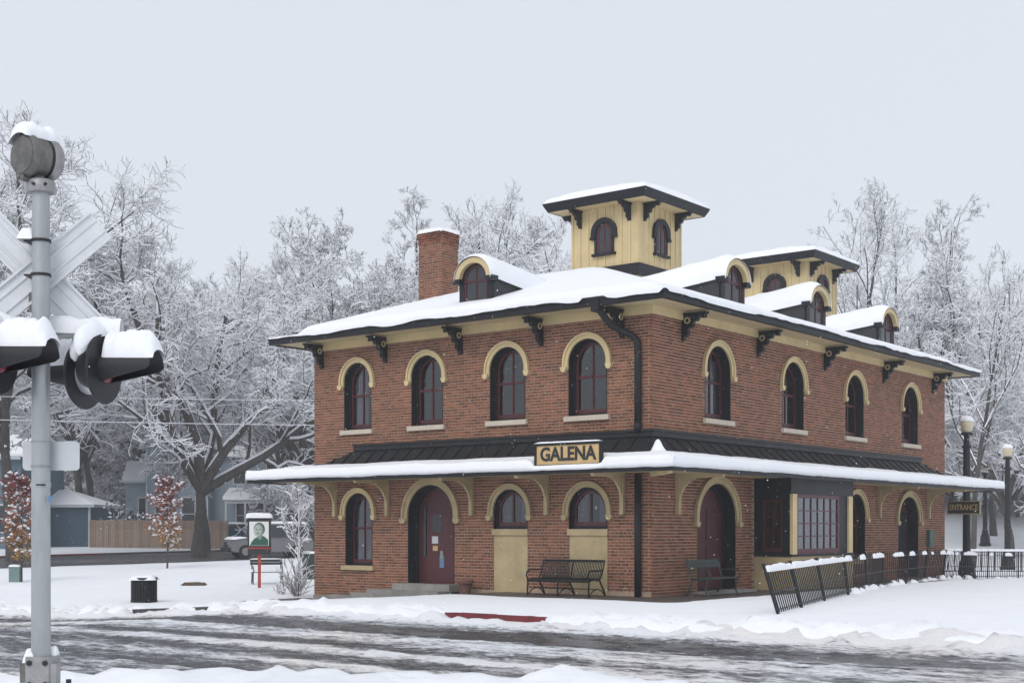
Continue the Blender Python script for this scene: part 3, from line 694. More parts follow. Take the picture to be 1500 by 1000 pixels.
# ---------------------------------------------------------------- awning
AW, UT, UE, VT, VE = 1.45, 9.95, 12.95, 16.8, 21.0
def aw_d(x, y):
    u = -x
    d = np.maximum(np.where(y < 0, -y, 0), np.where(x > 0, x, 0))
    d = np.where(y < .0001, np.maximum(d, (u - UT) * AW / (UE - UT)), d)
    d = np.where(x > -.0001, np.maximum(d, (y - VT) * AW / (VE - VT)), d)
    return d
def aw_z(d):
    d = np.clip(d, 0, AW + .02)
    return 3.10 + .84 * (np.clip(1 - d / (AW + .1), 0, 1)) ** 1.9
def in_l(x, y): return (y <= .0001) & (x <= .0001)
axl = np.unique(np.concatenate([np.linspace(-UE, AW, 180), [0.]])); ayl = np.unique(np.concatenate([np.linspace(-AW, 0, 26)]))
axr = np.unique(np.linspace(0, AW, 26)); ayr = np.unique(np.concatenate([np.linspace(0, VE, 220)]))
aw = grid_obj('awning', axl, ayl, lambda X, Y: aw_z(aw_d(X, Y)), 'metal_roof', DEP, smooth=True)
grid_obj('awning_roof', axr, ayr, lambda X, Y: aw_z(aw_d(X, Y)), 'metal_roof', aw, smooth=True)
def aw_snow(X, Y):
    d = aw_d(X, Y); z = aw_z(d)
    nz = fbm(X * .9, Y * .9, 141, 3); fr = fbm(X * 6, Y * 6, 143, 3)
    start = .62 + .10 * (nz - .5) + .10 * (fr - .5)
    corner = np.exp(-(((X - .46) / .15) ** 2 + ((Y + .46) / .15) ** 2))
    t = np.clip((d - start + .33 * corner) / .25, 0, 1) ** .6
    sgn = sstep(1.12, .98, np.abs(X + 1.5)) * sstep(1.0, 1.3, d) * (Y < 0)
    h = (.15 + .11 * np.clip((d - .55) / .6, 0, 1) + .07 * (nz - .5) + .02 * (fr - .5) + .22 * corner) * t * (1 - .62 * sgn)
    return np.where(t > 0, z + h, z - .02)
def msk(X, Y, Z): return Z > aw_z(aw_d(X, Y)) + .001
sx1 = np.unique(np.concatenate([np.linspace(-UE, AW, 360)])); sy1 = np.unique(np.concatenate([np.linspace(-AW, 0, 46)]))
grid_obj('awning_snow', sx1, sy1, aw_snow, 'snow', aw, mask=msk)
sx2 = np.unique(np.concatenate([np.linspace(0, AW, 46)])); sy2 = np.unique(np.concatenate([np.linspace(0, VE, 420)]))
grid_obj('awning_snow', sx2, sy2, aw_snow, 'snow', aw, mask=msk)
# snow lip hanging over the edge, fascia, soffit
def lip(pts, nrm, seed):
    p0, p1 = Vector(pts[0]), Vector(pts[1]); L_ = (p1 - p0).length; n = int(L_ / .1); nr = Vector(nrm); co_ = []
    s = np.arange(n + 1) * .1; dr = .05 * fbm(s * .7, s * 0, seed, 4) + .015 * fbm(s * 5, s * 0, seed + 2, 2); ou = .05 + .03 * fbm(s * .9, s * 0 + 3, seed + 4, 3)
    for i in range(n + 1):
        c = p0.lerp(p1, i / n)
        cx_, cy_ = min(max(c.x, -UE), AW), max(min(c.y, VE), -AW); ht = max(.07, float(aw_snow(np.array(cx_), np.array(cy_))) - 3.12)
        for a, b in ((-.004, ht + .002), (ou[i] * .45, ht - .02), (ou[i] * .85, ht * .62), (ou[i], ht * .28), (ou[i] * .9, .0 - dr[i]), (.01, .01 - dr[i])): co_.append(tuple(c + nr * a + Vector((0, 0, b))))
    k = 6; q = [(i * k + j, i * k + j + 1, (i + 1) * k + j + 1, (i + 1) * k + j) for i in range(n) for j in range(k - 1)]
    raw('awning_snow', np.array(co_), q, 'snow', aw)
lip(((-UE - .05, -AW, 3.12), (AW + .07, -AW, 3.12)), (0, -1, 0), 500); lip(((AW, -AW - .07, 3.12), (AW, VE + .05, 3.12)), (1, 0, 0), 520)
lip(((-UE, 0, 3.12), (-UE, -AW, 3.12)), (-1, 0, 0), 540); lip(((AW, VE, 3.12), (0, VE, 3.12)), (0, 1, 0), 560)
mb = MB(); mb.box(-UE - .02, AW + .02, -AW - .02, -AW + .05, 2.99, 3.12); mb.box(AW - .05, AW + .022, -AW + .05, VE + .02, 2.99, 3.12); mb.box(-UE - .02, -UE + .05, -AW + .05, .0, 2.99, 3.12); mb.box(.0, AW - .05, VE - .05, VE + .02, 2.99, 3.12); mb.build('fascia', 'black_paint', aw)
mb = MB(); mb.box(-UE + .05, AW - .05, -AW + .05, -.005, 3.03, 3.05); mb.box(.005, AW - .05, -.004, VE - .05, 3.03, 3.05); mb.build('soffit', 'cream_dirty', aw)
mb = MB(); mb.add([(-UL - .02, .0, 3.05), (-UE, .0, 3.05), (-UE, 0, 3.12), (-UL - .02, 0, 3.5)], [(0, 1, 2, 3)]); mb.add([(0, VR + .02, 3.05), (0, VE, 3.05), (0, VE, 3.12), (0, VR + .02, 3.5)], [(0, 1, 2, 3)]); mb.build('end_board', 'metal_roof', aw)
# flashing along the wall and standing seams
mb = MB(); mb.box(-UT - .05, .10, -.10, .0, 3.90, 4.07); mb.box(.0, .10, .0, VT + .05, 3.90, 4.07); mb.box(-UT - .05, .14, -.14, -.10, 4.02, 4.075); mb.box(.10, .14, -.10, VT + .05, 4.02, 4.075); mb.build('flashing', 'metal_roof', aw)
def seam(axis, s):
    mb = MB(); ds = np.linspace(.02, 1.1, 12); vs = []
    for d in ds:
        x, y = (-s, -d) if axis == 'L' else (d, s)
        if (axis == 'L' and (s - UT) * AW / (UE - UT) > d) or (axis == 'R' and (s - VT) * AW / (VE - VT) > d): continue
        z = float(aw_z(d)); e = .018
        for sx_ in (-e, e):
            for h in (-.02, .045): vs.append((x + sx_, y, z + h) if axis == 'L' else (x, y + sx_, z + h))
    n = len(vs) // 4
    if n < 2: return
    fs = []
    for i in range(n - 1):
        a = i * 4; b = a + 4; fs += [(a + 1, a + 3, b + 3, b + 1), (a, a + 1, b + 1, b), (a + 2, a + 3, b + 3, b + 2)]
    fs.append(((n - 1) * 4, (n - 1) * 4 + 1, (n - 1) * 4 + 3, (n - 1) * 4 + 2))
    mb.add(vs, fs); mb.build('seam', 'metal_roof', aw)
for s in np.arange(.42, 11.6, .46): seam('L', s)
for s in np.arange(.45, 19.3, .52): seam('R', s)
mb = MB(); mb.tube([(d, -d, float(aw_z(d)) + .01) for d in np.linspace(.08, AW, 8)], .03, 6); mb.build('hip_cap', 'metal_roof', aw)
# timber brackets under the awning
def aw_bracket(fn, s):
    mb = MB(); ex = lambda pl: mb.extrude(pl, lambda p, t: fn((s + t, p[1]), p[0]), -.055, .055)
    ex([(0, 2.02), (.11, 2.02), (.11, 3.03), (0, 3.03)]); ex([(.11, 2.92), (1.32, 2.92), (1.36, 2.98), (1.36, 3.03), (.11, 3.03)])
    arc = [(.11 + .62 * (1 - math.cos(a)), 2.30 + .62 * math.sin(a)) for a in np.linspace(0, math.pi / 2, 8)]
    mb.extrude(arc + [(.11, 2.92)], lambda p, t: fn((s + t, p[1]), p[0]), -.03, .03)
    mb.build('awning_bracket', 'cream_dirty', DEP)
for s in (10.8, 8.72, 5.64, 3.14, .82): aw_bracket(FL, s)
for s in (1.12, 13.45, 17.6): aw_bracket(FR, s)
mb = MB(); mb.extrude([(0, 2.93), (1.85, 2.93), (1.85, 3.03), (0, 3.03)], lambda p, t: (.0 + p[0] * .7071 + t * .7071, -p[0] * .7071 + t * .7071, p[1]), -.06, .06); mb.build('awning_bracket', 'cream', DEP)
# ---------------------------------------------------------------- cupolas
def cupola(u, v, s, zt, zb):
    h = s / 2; cx, cy = -u, v
    mb = MB(); mb.box(cx - h, cx + h, cy - h, cy + h, zb, zt); cup = mb.build('cupola', 'cream', DEP)
    FA = lambda p, o: (cx - p[0], cy - h - o, p[1]); FBb = lambda p, o: (cx + h + o, cy + p[0], p[1])
    FC = lambda p, o: (cx + p[0], cy + h + o, p[1]); FD = lambda p, o: (cx - h - o, cy - p[0], p[1])
    for fn in (FA, FBb, FC, FD):
        for k in np.linspace(-h + .0, h - .0, 9):
            kk = max(-h + .03, min(h - .03, k)); mb = MB(); mb.extrude([(kk - .032, zb), (kk + .032, zb), (kk + .032, zt), (kk - .032, zt)], fn, .028, -.01); mb.build('batten', 'cream', cup)
        for k in (-h + .32, h - .32): bracket(fn, k, zt - .01, .80, 'bracket', cup, False, .11)
        # arched louvre window in a heavy black surround
        w, z0_, z1_ = .56, zt - 1.42, zt - .50; zs_ = z1_ - .28
        A = outline(0, w + .36, zs_ - .12, zs_, z1_ + .17); B = outline(0, w, zs_ - .12, zs_, z1_, 0)
        mb = MB(); mb.ring(A, B, fn, .10, -.01); A2 = outline(0, w + .14, z0_, zs_, z1_ + .05); B2 = outline(0, w - .04, z0_, zs_, z1_ - .02); mb.ring(A2, B2, fn, .06, -.01)
        mb.extrude([(-.42, z0_ - .07), (.42, z0_ - .07), (.42, z0_ + .01), (-.42, z0_ + .01)], fn, .12, -.01)
        for sg in (-1, 1): mb.extrude([(sg * .40 - .09, zs_ - .19), (sg * .40 + .09, zs_ - .19), (sg * .40 + .07, zs_ - .10), (sg * .40 - .07, zs_ - .10)], fn, .12, .0)
        wn = mb.build('window', 'black_paint', cup)
        pl = outline(0, w - .02, z0_, zs_, z1_ - .01); mb = MB(); mb.add([fn(p, .032) for p in pl], [tuple(range(len(pl)))]); mb.build('pane', 'dark_window', wn)
        mb = MB(); mb.ring(outline(0, w - .04, z0_, zs_, z1_ - .02), outline(0, w - .18, z0_, zs_, z1_ - .09), fn, .045, .02); mb.extrude([(-.03, z0_), (.03, z0_), (.03, z1_ - .05), (-.03, z1_ - .05)], fn, .047, .02)
        mb.build('sash', 'maroon', wn)
    mb = ringbox(cx - h - .06, cx + h + .06, cy - h - .06, cy + h + .06, .06, zb, 9.66); mb.build('base_board', 'black_paint', cup)
    e = .60
    mb = MB(); mb.box(cx - h - e + .05, cx + h + e - .05, cy - h - e + .05, cy + h + e - .05, zt, zt + .03); mb.build('soffit', 'cream', cup)
    # roof: cornice board and shallow pyramid
    a0, a1 = h + e - .06, h + e + .04
    mb = MB(); sq = lambda a, z: [(cx - a, cy - a, z), (cx + a, cy - a, z), (cx + a, cy + a, z), (cx - a, cy + a, z)]
    mb.add(sq(a0, zt - .02) + sq(a1, zt + .16) + sq(a1 + .03, zt + .24), [(0, 1, 5, 4), (1, 2, 6, 5), (2, 3, 7, 6), (3, 0, 4, 7), (4, 5, 9, 8), (5, 6, 10, 9), (6, 7, 11, 10), (7, 4, 8, 11)])
    mb.add(sq(a1 + .03, zt + .24) + [(cx, cy, zt + .72)], [(0, 1, 4), (1, 2, 4), (2, 3, 4), (3, 0, 4)])
    rf = mb.build('roof', 'black_paint', cup)
    xs_ = np.linspace(-a1 - .02, a1 + .02, 60)
    def sn(X, Y):
        m_ = np.maximum(np.abs(X), np.abs(Y)); mm_ = np.sqrt(np.sqrt(np.abs(X) ** 4 + np.abs(Y) ** 4) + .02)
        t = np.sqrt(np.clip((a1 + .03 - m_ - .05 * fbm(X * 3 + u, Y * 3, 801, 3)) / .16, 0, 1))
        return zt + .24 + .48 * (1 - np.minimum(mm_, a1 + .03) / (a1 + .03)) - .0 + t * (.17 + .05 * fbm(X * 1.5, Y * 1.5 + v, 802, 3))
    o = grid_obj('roof_snow', xs_, xs_, sn, 'snow', rf); o.location = (cx, cy, 0)
    return cup
cupola(5.85, 7.8, 2.45, 11.50, 9.30)
cupola(6.0, 19.35, 2.55, 11.50, 8.3)
# ---------------------------------------------------------------- dormers
def dormer(fn, c, ins, w=.88, zb=7.60, zs=8.44, top=8.86, length=3.0):
    g = lambda p, o: fn(p, o - ins)
    hw = w / 2 + .13; n = 16
    arch = [(c + (hw) * math.cos(math.pi * (1 - k / n)), zs + (top + .10 - zs) * math.sin(math.pi * (1 - k / n))) for k in range(n + 1)]
    body = [(c - hw, zb - .1)] + arch + [(c + hw, zb - .1)]
    mb = MB(); mb.extrude(body, lambda p, o: g((p[0], p[1] - .34 * min(1, -o / length)), o), -.02, -length); dm = mb.build('dormer', 'shingle', DEP)
    o = dict(c=c, w=w, zb=zb, zs=zs, top=top)
    A = outline(c, w + .26, zb - .1, zs, top + .10); B = outline(c, w - .08, zb + .05, zs, top - .05)
    mb = MB(); mb.ring(A, B, g, .03, -.05); mb.build('surround', 'black_paint', dm)
    mb = MB(); mb.ring(outline(c, w - .06, zb + .05, zs, top - .04), outline(c, w - .2, zb + .1, zs, top - .1), g, .012, -.03); mb.extrude([(c - .025, zb), (c + .025, zb), (c + .025, top - .08), (c - .025, top - .08)], g, .01, -.03); mb.extrude([(c - w / 2, zs - .09), (c + w / 2, zs - .09), (c + w / 2, zs - .03), (c - w / 2, zs - .03)], g, .014, -.03); mb.build('sash', 'maroon', dm)
    pl = outline(c, w - .04, zb, zs, top - .03); mb = MB(); mb.add([g(p, -.012) for p in pl], [tuple(range(len(pl)))]); mb.build('pane', 'dark_window', dm)
    mb = MB(); t = .15
    inn = [(c + (w / 2 + .03) * math.cos(math.pi * (1 - k / n)), zs + (top + .0 - zs) * math.sin(math.pi * (1 - k / n))) for k in range(n + 1)]
    out = [(c + (w / 2 + .03 + t) * math.cos(math.pi * (1 - k / n)), zs + (top + t - zs) * math.sin(math.pi * (1 - k / n))) for k in range(n + 1)]
    mb.ring(out, inn, g, .16, -.05)
    mb.build('hood_mould', 'cream', dm)
    for sg in (-1, 1): mb = MB(); e = c + sg * (w / 2 + .13); mb.extrude([(e - .10, zs - .12), (e + .10, zs - .12), (e + .13, zs + .02), (e - .13, zs + .02)], g, .17, -.1); mb.build('hood_stop', 'black_paint', dm)
    # barrel of snow
    co_ = []; m2 = 22; k2 = 17; rnd = CAPN[0] = CAPN[0] + 1
    for i in range(m2 + 1):
        oo = .20 - (length + .2) * i / m2; f_ = min(1, math.sqrt(max(0, (i + .02) / 2.2)))
        for k in range(k2):
            a = math.pi * (1.02 - 1.04 * k / (k2 - 1)); th = (.02 + .14 * max(0, math.sin(a)) ** .8) * f_ * (.85 + .3 * float(vn(i * .5, k * .4, 900 + rnd))) + .03
            r = hw + .05 + th * .6; spread = 1 + .10 * i / m2
            co_.append(g((c + r * spread * math.cos(a), zs + (top + .12 - zs + th) * math.sin(a) - .34 * max(0, -oo) / length), oo))
    q = [(i * k2 + j, i * k2 + j + 1, (i + 1) * k2 + j + 1, (i + 1) * k2 + j) for i in range(m2) for j in range(k2 - 1)]
    raw('roof_snow', np.array(co_), q, 'snow', dm)
dormer(FL, 5.93, .50)
for c in (5.05, 10.2, 15.5): dormer(FR, c, .60, w=1.02)
dormer(lambda p, o: (-UL - o, p[0], p[1]), 10.2, .6)
# ---------------------------------------------------------------- chimney
chx, chy = -9.74, 3.3
ch = MB(); ch.box(chx - .45, chx + .45, chy - .39, chy + .39, 7.6, 10.6); chim = ch.build('chimney', 'mortar', DEP)
bks = []
mbk = MB(); rnd = random.Random(3)
for fi, (fn, hw) in enumerate(((lambda p, o: (chx - p[0], chy - .39 - o, p[1]), .45), (lambda p, o: (chx + .45 + o, chy + p[0], p[1]), .39), (lambda p, o: (chx - .45 - o, chy + p[0], p[1]), .39))):
    for (a, b, za, zb) in bricks([], -hw, hw, 7.9, 10.62): 
        oo = .014 + (.03 if zb > 10.30 else 0) + (.03 if zb > 10.45 else 0)
        mbk.add(*brick_geo(fn, a, b, za, zb, oo + rnd.uniform(-.002, .003)))
mbk.build('brick_field', 'brick', chim, kind='stuff')
cap(chx - .52, chx + .52, chy - .45, chy + .45, 10.60, .15, parent=chim, edge=.2)
# ---------------------------------------------------------------- station name board on the awning
sg = empty('station_sign', (-1.50, -1.38, 3.22), 0, 'tan station name board lettered GALENA standing on the snowy awning', 'sign')
mb = MB(); mb.box(-.93, .93, -.03, .03, 0, .46); mb.build('board', 'sign_tan', sg)
mb = MB(); mb.box(-.99, .99, -.055, .055, .46, .52); mb.box(-.99, .99, -.055, .055, -.06, .0); mb.box(-.99, -.93, -.055, .055, 0, .46); mb.box(.93, .99, -.055, .055, 0, .46); mb.build('frame', 'black_paint', sg)
me = text_mesh('GALENA', .46, .006, .014); me.materials.append(MATS['lettering']); o = link('lettering', me, sg, (0, -.036, .235), (R(90), 0, 0)); o.scale = (.93, 1, 1)
for x in (-.7, .7): mb = MB(); mb.tube([(x, .04, .3), (x, .35, -.02)], .02, 6); mb.build('brace', 'iron', sg)
cap(-.97, .97, -.05, .05, .52, .035, parent=sg, edge=.15)
es = empty('entrance_sign', (.30, 20.3, 2.22), 0, 'dark ENTRANCE board hanging under the far end of the depot awning', 'sign')
mb = MB(); mb.box(-.56, .56, -.03, .03, 0, .42); mb.build('board', 'plastic_black', es)
mb = MB(); mb.box(-.59, .59, -.04, .04, .42, .45); mb.box(-.59, .59, -.04, .04, -.03, .0); mb.box(-.59, -.56, -.04, .04, 0, .42); mb.box(.56, .59, -.04, .04, 0, .42); mb.build('frame', 'cream_dirty', es)
me = text_mesh('ENTRANCE', .25, .005, .004); me.materials.append(MATS['sign_tan']); o = link('lettering', me, es, (0, -.034, .21), (R(90), 0, 0)); o.scale = (.80, 1.15, 1)
for x in (-.4, .4): mb = MB(); mb.cyl((x, 0, .44), (x, 0, .84), .012, n=6); mb.build('hanger', 'iron', es)
# ---------------------------------------------------------------- benches, pot, bins
def slat_bench(name, loc, rz, label, L_=1.85):
    b = empty(name, loc, rz, label, 'bench')
    def arc_side(t):   # seat and back curve in (y, z)
        return t
    prof = [(-.50, .40), (-.46, .44), (-.34, .45), (-.18, .435), (-.04, .43), (.04, .47), (.09, .56), (.13, .70), (.17, .84), (.20, .88)]
    n = 38
    sh = None
    for i in range(n):
        x = -L_ / 2 + .06 + (L_ - .12) * i / (n - 1)
        if sh is None:
            mb = MB(); w = .013; vs = []
            for y, z in prof: vs += [(-w, y, z), (w, y, z), (w, y, z - .02), (-w, y, z - .02)]
            fs = [(4 * k + j, 4 * k + (j + 1) % 4, 4 * k + 4 + (j + 1) % 4, 4 * k + 4 + j) for k in range(len(prof) - 1) for j in range(4)]
            mb.add(vs, fs); sh = mb.mesh('slat', 'iron')
        link('slat', sh, b, (x, 0, 0))
    for y, z, r in ((-.5, .40, .03), (.20, .885, .026), (-.03, .415, .02)): mb = MB(); mb.cyl((-L_ / 2, y, z), (L_ / 2, y, z), r, n=8); mb.build('rail', 'iron', b)
    for x in (-L_ / 2, -.33 * L_ / 2 + .0, L_ / 2)[0:3:2] + (0.0,):
        mb = MB(); mb.tube([(x, -.48, .0), (x, -.49, .2), (x, -.47, .40), (x, -.3, .435), (x, -.03, .42), (x, .06, .52), (x, .19, .87)], .022, 6); mb.build('side_frame', 'iron', b)
        mb = MB(); mb.tube([(x, .24, .0), (x, .16, .16), (x, .05, .30), (x, -.02, .42)], .022, 6); mb.tube([(x, -.45, .05), (x, -.3, .17), (x, -.12, .21), (x, .05, .17), (x, .2, .05)], .014, 6); mb.build('leg', 'iron', b)
        if x: mb = MB(); mb.tube([(x, -.47, .42), (x, -.53, .52), (x, -.50, .62), (x, -.38, .655), (x, -.1, .65), (x, .12, .66)], .02, 6); mb.build('armrest', 'iron', b)
    mb = MB(); mb.cyl((-L_ / 2, -.12, .20), (L_ / 2, -.12, .20), .012, n=6); mb.build('stretcher', 'iron', b)
    return b
slat_bench('street_bench', (-2.02, -.62, -.005), 0, 'long black metal slatted bench against the brick wall')
def garden_bench(loc, rz, label, L_=1.5, m_='bench_green', snow=False):
    b = empty('garden_bench', loc, rz, label, 'bench')
    for z, y in ((.74, .20), (.84, .23)): mb = MB(); mb.box(-L_ / 2, L_ / 2, y, y + .03, z - .05, z + .04); mb.build('back_slat', m_, b)
    for y in (-.28, -.16, -.04, .08): mb = MB(); mb.box(-L_ / 2, L_ / 2, y - .05, y + .05, .42, .445); mb.build('seat_slat', m_, b)
    for x in (-L_ / 2 + .06, L_ / 2 - .06):
        mb = MB(); mb.tube([(x, .30, 0), (x, .16, .2), (x, .12, .42), (x, .2, .66), (x, .26, .9)], .022, 6); mb.tube([(x, -.36, .0), (x, -.26, .14), (x, -.30, .3), (x, -.33, .42)], .022, 6)
        mb.tube([(x, -.33, .42), (x, .12, .40)], .02, 6); mb.build('leg', 'iron' if m_ == 'iron' else m_, b)
        mb = MB(); mb.tube([(x, -.33, .42), (x, -.40, .52), (x, -.36, .63), (x, -.1, .64), (x, .19, .62)], .018, 6); mb.build('armrest', m_, b)
    if snow: cap(-L_ / 2, L_ / 2, -.34, .12, .445, .10, parent=b, edge=.2); cap(-L_ / 2, L_ / 2, .22, .27, .88, .04, parent=b)
    return b
garden_bench((.75, 1.55, .02), R(90), 'weathered green garden bench beside the dark red side door', 1.6)
px_, py_ = cw(391, 49); garden_bench((px_, py_, gzf(px_, py_) + .02), YAW + R(16), 'snowy dark green bench behind the portrait signboard', 1.15, 'bench_green', True)
def lathe_thing(name, prof, loc, m_, label, cat, n=18):
    mb = MB(); mb.lathe(prof, n); o = mb.build(name, m_, None, True, loc); o.data.set_sharp_from_angle(angle=R(40)); return tag(o, label, cat)
lathe_thing('plant_pot', [(.13, 0), (.17, .22), (.19, .30), (.23, .30), (.23, .37), (.19, .37), (.18, .33), (.02, .32)], (-5.55, -.40, -.07), 'terracotta', 'empty terracotta pot beside the front door steps', 'pot')
bx, by = cw(211, 38.6); bz = 1.65 - (876 - 775) / 2000 * 38.6
tb = empty('litter_bin', (bx, by, gzf(bx, by) - .0), YAW + R(6), 'black slatted litter bin capped with snow standing alone in the lawn', 'bin')
mb = MB(); mb.lathe([(.30, .02), (.30, .66), (.02, .66)], 20); mb.build('liner', 'plastic_black', tb)
sh = None
for i in range(30):
    if sh is None: mb = MB(); mb.box(-.026, .026, .335, .36, .02, .72); sh = mb.mesh('slat', 'iron')
    link('slat', sh, tb, None, (0, 0, 2 * math.pi * i / 30))
for z in (.06, .70):
    mb = MB(); mb.lathe([(.325, z - .03), (.372, z - .03), (.372, z + .03), (.325, z + .03)], 30); mb.build('hoop', 'iron', tb)
cap(-.37, .37, -.37, .37, .66, .13, parent=tb, edge=.5)
# ---------------------------------------------------------------- portrait signboard
sx_, sy_ = cw(380, 46.5); sz_ = gzf(sx_, sy_)
ps = empty('portrait_signboard', (sx_, sy_, sz_), YAW, 'framed portrait signboard on a red post with a thick snow cap', 'sign')
mb = MB(); mb.box(-.045, .045, -.04, .04, -.1, 1.35); mb.build('post', 'sign_red', ps)
mb = MB(); mb.box(-.39, .39, -.06, .06, 1.18, 2.42); mb.build('cabinet', 'plastic_black', ps)
mb = MB(); mb.box(-.33, .33, -.075, -.06, 1.48, 2.30); mb.build('print', 'print_white', ps)
def flat(pts, d, m_, nm='portrait'): mb = MB(); mb.add([(x, -d, z) for x, z in pts], [tuple(range(len(pts)))]); mb.build(nm, m_, ps)
el = lambda cx, cz, a, b, n=20: [(cx + a * math.cos(2 * math.pi * k / n), cz + b * math.sin(2 * math.pi * k / n)) for k in range(n)]
flat([(-.31, 1.49), (.31, 1.49), (.31, 1.68), (.20, 1.78), (.10, 1.83), (-.02, 1.77), (-.14, 1.74), (-.26, 1.60)], .079, 'print_green')
flat(el(.01, 2.04, .19, .225), .081, 'print_dark'); flat(el(-.01, 2.0, .165, .235), .084, 'print_mid'); flat(el(-.045, 1.99, .12, .20), .087, 'print_skin')
flat([(-.02, 1.70), (.06, 1.68), (.12, 1.84), (.0, 1.88)], .083, 'print_mid')
flat(el(-.08, 2.03, .035, .014, 10), .09, 'print_dark'); flat(el(.03, 2.03, .035, .014, 10), .09, 'print_dark'); flat(el(-.035, 1.895, .055, .016, 10), .09, 'print_dark'); flat([(-.04, 2.02), (-.01, 1.95), (-.055, 1.95)], .09, 'print_mid')
mb = MB(); mb.box(-.38, .38, -.07, -.06, 1.37, 1.42); mb.build('trim', 'sign_red', ps)
cap(-.45, .45, -.14, .14, 2.42, .16, parent=ps, edge=.25)
# ---------------------------------------------------------------- leaning iron fence
FP = [(5.65, -4.48, .23, .02), (5.02, -2.2, .20, .02), (4.23, .57, .15, .01), (3.36, 3.75, .10, .01), (2.74, 6.3, .05, .03), (2.04, 9.0, .02, .04), (1.75, 11.4, -.03, .05), (1.30, 14.0, -.05, .05), (1.0, 16.4, -.05, .04), (.75, 18.7, -.06, .02), (.8, 21.3, -.03, 0), (.84, 24.6, 0, 0), (1.3, 28.2, 0, 0), (2.2, 32, 0, 0)]
fe = empty('iron_fence', (5.65, -4.48, gzf(5.65, -4.48)), 0, 'black iron picket fence leaning over beside the depot with snow along its rail', 'fence')
fe0 = Vector(fe.location)
tops = []; bots = []; FH = .95
for (x, y, ln, lo) in FP:
    b = Vector((x, y, gzf(x, y) + .03)); d = Vector((FP[1][0] - FP[0][0], FP[1][1] - FP[0][1], 0)).normalized()
    t = b + Vector((-CY * ln * FH * 1.35, -SY * ln * FH * 1.35, FH * math.cos(ln))) + Vector((lo, 0, 0)); bots.append(b); tops.append(t)
    mb = MB(); mb.tube([b - fe0 - (t - b) * .1, t - fe0 + (t - b) * .05], .032, 4); mb.build('post', 'iron', fe)
pk = {}
for i in range(len(FP) - 1):
    b0, b1, t0, t1 = bots[i], bots[i + 1], tops[i], tops[i + 1]
    for f in (.10, .46, .90): mb = MB(); mb.tube([b0.lerp(t0, f) - fe0, b1.lerp(t1, f) - fe0], .016, 4); mb.build('rail', 'iron', fe)
    L_ = (b1 - b0).length; n = int(L_ / .19)
    for k in range(1, n):
        s = k / n; b = b0.lerp(b1, s); t = t0.lerp(t1, s); h = (t - b).length
        kk = 0
        if kk not in pk: mb = MB(); mb.tube([(0, 0, .04), (0, 0, 1.0), (0, 0, 1.05)], [.014, .014, .003], 4); pk[kk] = mb.mesh('picket', 'iron')
        o = link('picket', pk[kk], fe, b - fe0); o.rotation_mode = 'QUATERNION'; o.rotation_quaternion = Vector((0, 0, 1)).rotation_difference((t - b).normalized()); o.scale = (1, 1, h)
    # snow sitting on the upper rail, patchier further along
    rr = random.Random(i * 3 + 1); segs = [(0, 1)] if i < 3 else [(a, min(.98, a + rr.uniform(.08, .45))) for a in rr.sample((.02, .2, .38, .55, .7), 2)]
    for s0, s1 in segs:
        m2 = max(4, int(L_ * (s1 - s0) / .06)); co_ = []; k2 = 7
        for j in range(m2 + 1):
            s = s0 + (s1 - s0) * j / m2; c = (b0.lerp(b1, s)).lerp(t0.lerp(t1, s), .90) - fe0; e = math.sqrt(min(1, min(j, m2 - j) / 2.5)); th = (.075 + .05 * float(vn(s * 9, i * 3.3, 4))) * e
            dd = (b1 - b0).normalized(); sd = Vector((dd.y, -dd.x, 0))
            for q_ in range(k2): a = math.pi * q_ / (k2 - 1); co_.append(tuple(c + sd * (.065 * e + .01) * math.cos(a) + Vector((0, 0, -.02 + th * 1.2 * math.sin(a)))))
        q = [(j * k2 + r_, j * k2 + r_ + 1, (j + 1) * k2 + r_ + 1, (j + 1) * k2 + r_) for j in range(m2) for r_ in range(k2 - 1)]
        raw('rail_snow', np.array(co_), q, 'snow', fe)
    if i >= 3:
        for j in range(4 if i < 9 else 2):
            s = rr.uniform(.05, .95); c = b0.lerp(b1, s) - fe0; r_ = rr.uniform(.10, .2); cap(c.x - r_, c.x + r_, c.y - r_ * 1.4, c.y + r_ * 1.4, c.z - .04, rr.uniform(.10, .2), parent=fe, name='drift_snow', edge=.8, n=9)
# second fence and dark low wall along the platform behind
f2 = empty('platform_fence', (-1.2, 31, gzf(-1.2, 31)), 0, 'dark railing along the far platform with a snow-topped rail', 'fence')
f20 = Vector(f2.location); PA, PB = Vector((-8.0, 30.5, 0)), Vector((7.0, 39.0, 0)); npk = 60; sh = None; rz2 = math.atan2(PB.y - PA.y, PB.x - PA.x)
zz = gzf(-1, 31) - .15
for i in range(npk + 1):
    p = PA.lerp(PB, i / npk)
    if sh is None: mb = MB(); mb.box(-.018, .018, -.018, .018, 0, 1.2); sh = mb.mesh('picket', 'iron')
    link('picket', sh, f2, Vector((p.x, p.y, zz)) - f20)
for z in (.2, 1.08):
    mb = MB(); mb.tube([Vector((PA.x, PA.y, zz + z)) - f20, Vector((PB.x, PB.y, zz + z)) - f20], .035, 4); mb.build('rail', 'iron', f2)
mb = MB(); mb.tube([Vector((PA.x, PA.y, zz + 1.13)) - f20, Vector((PB.x, PB.y, zz + 1.13)) - f20], .06, 6); mb.build('rail_snow', 'snow', f2)
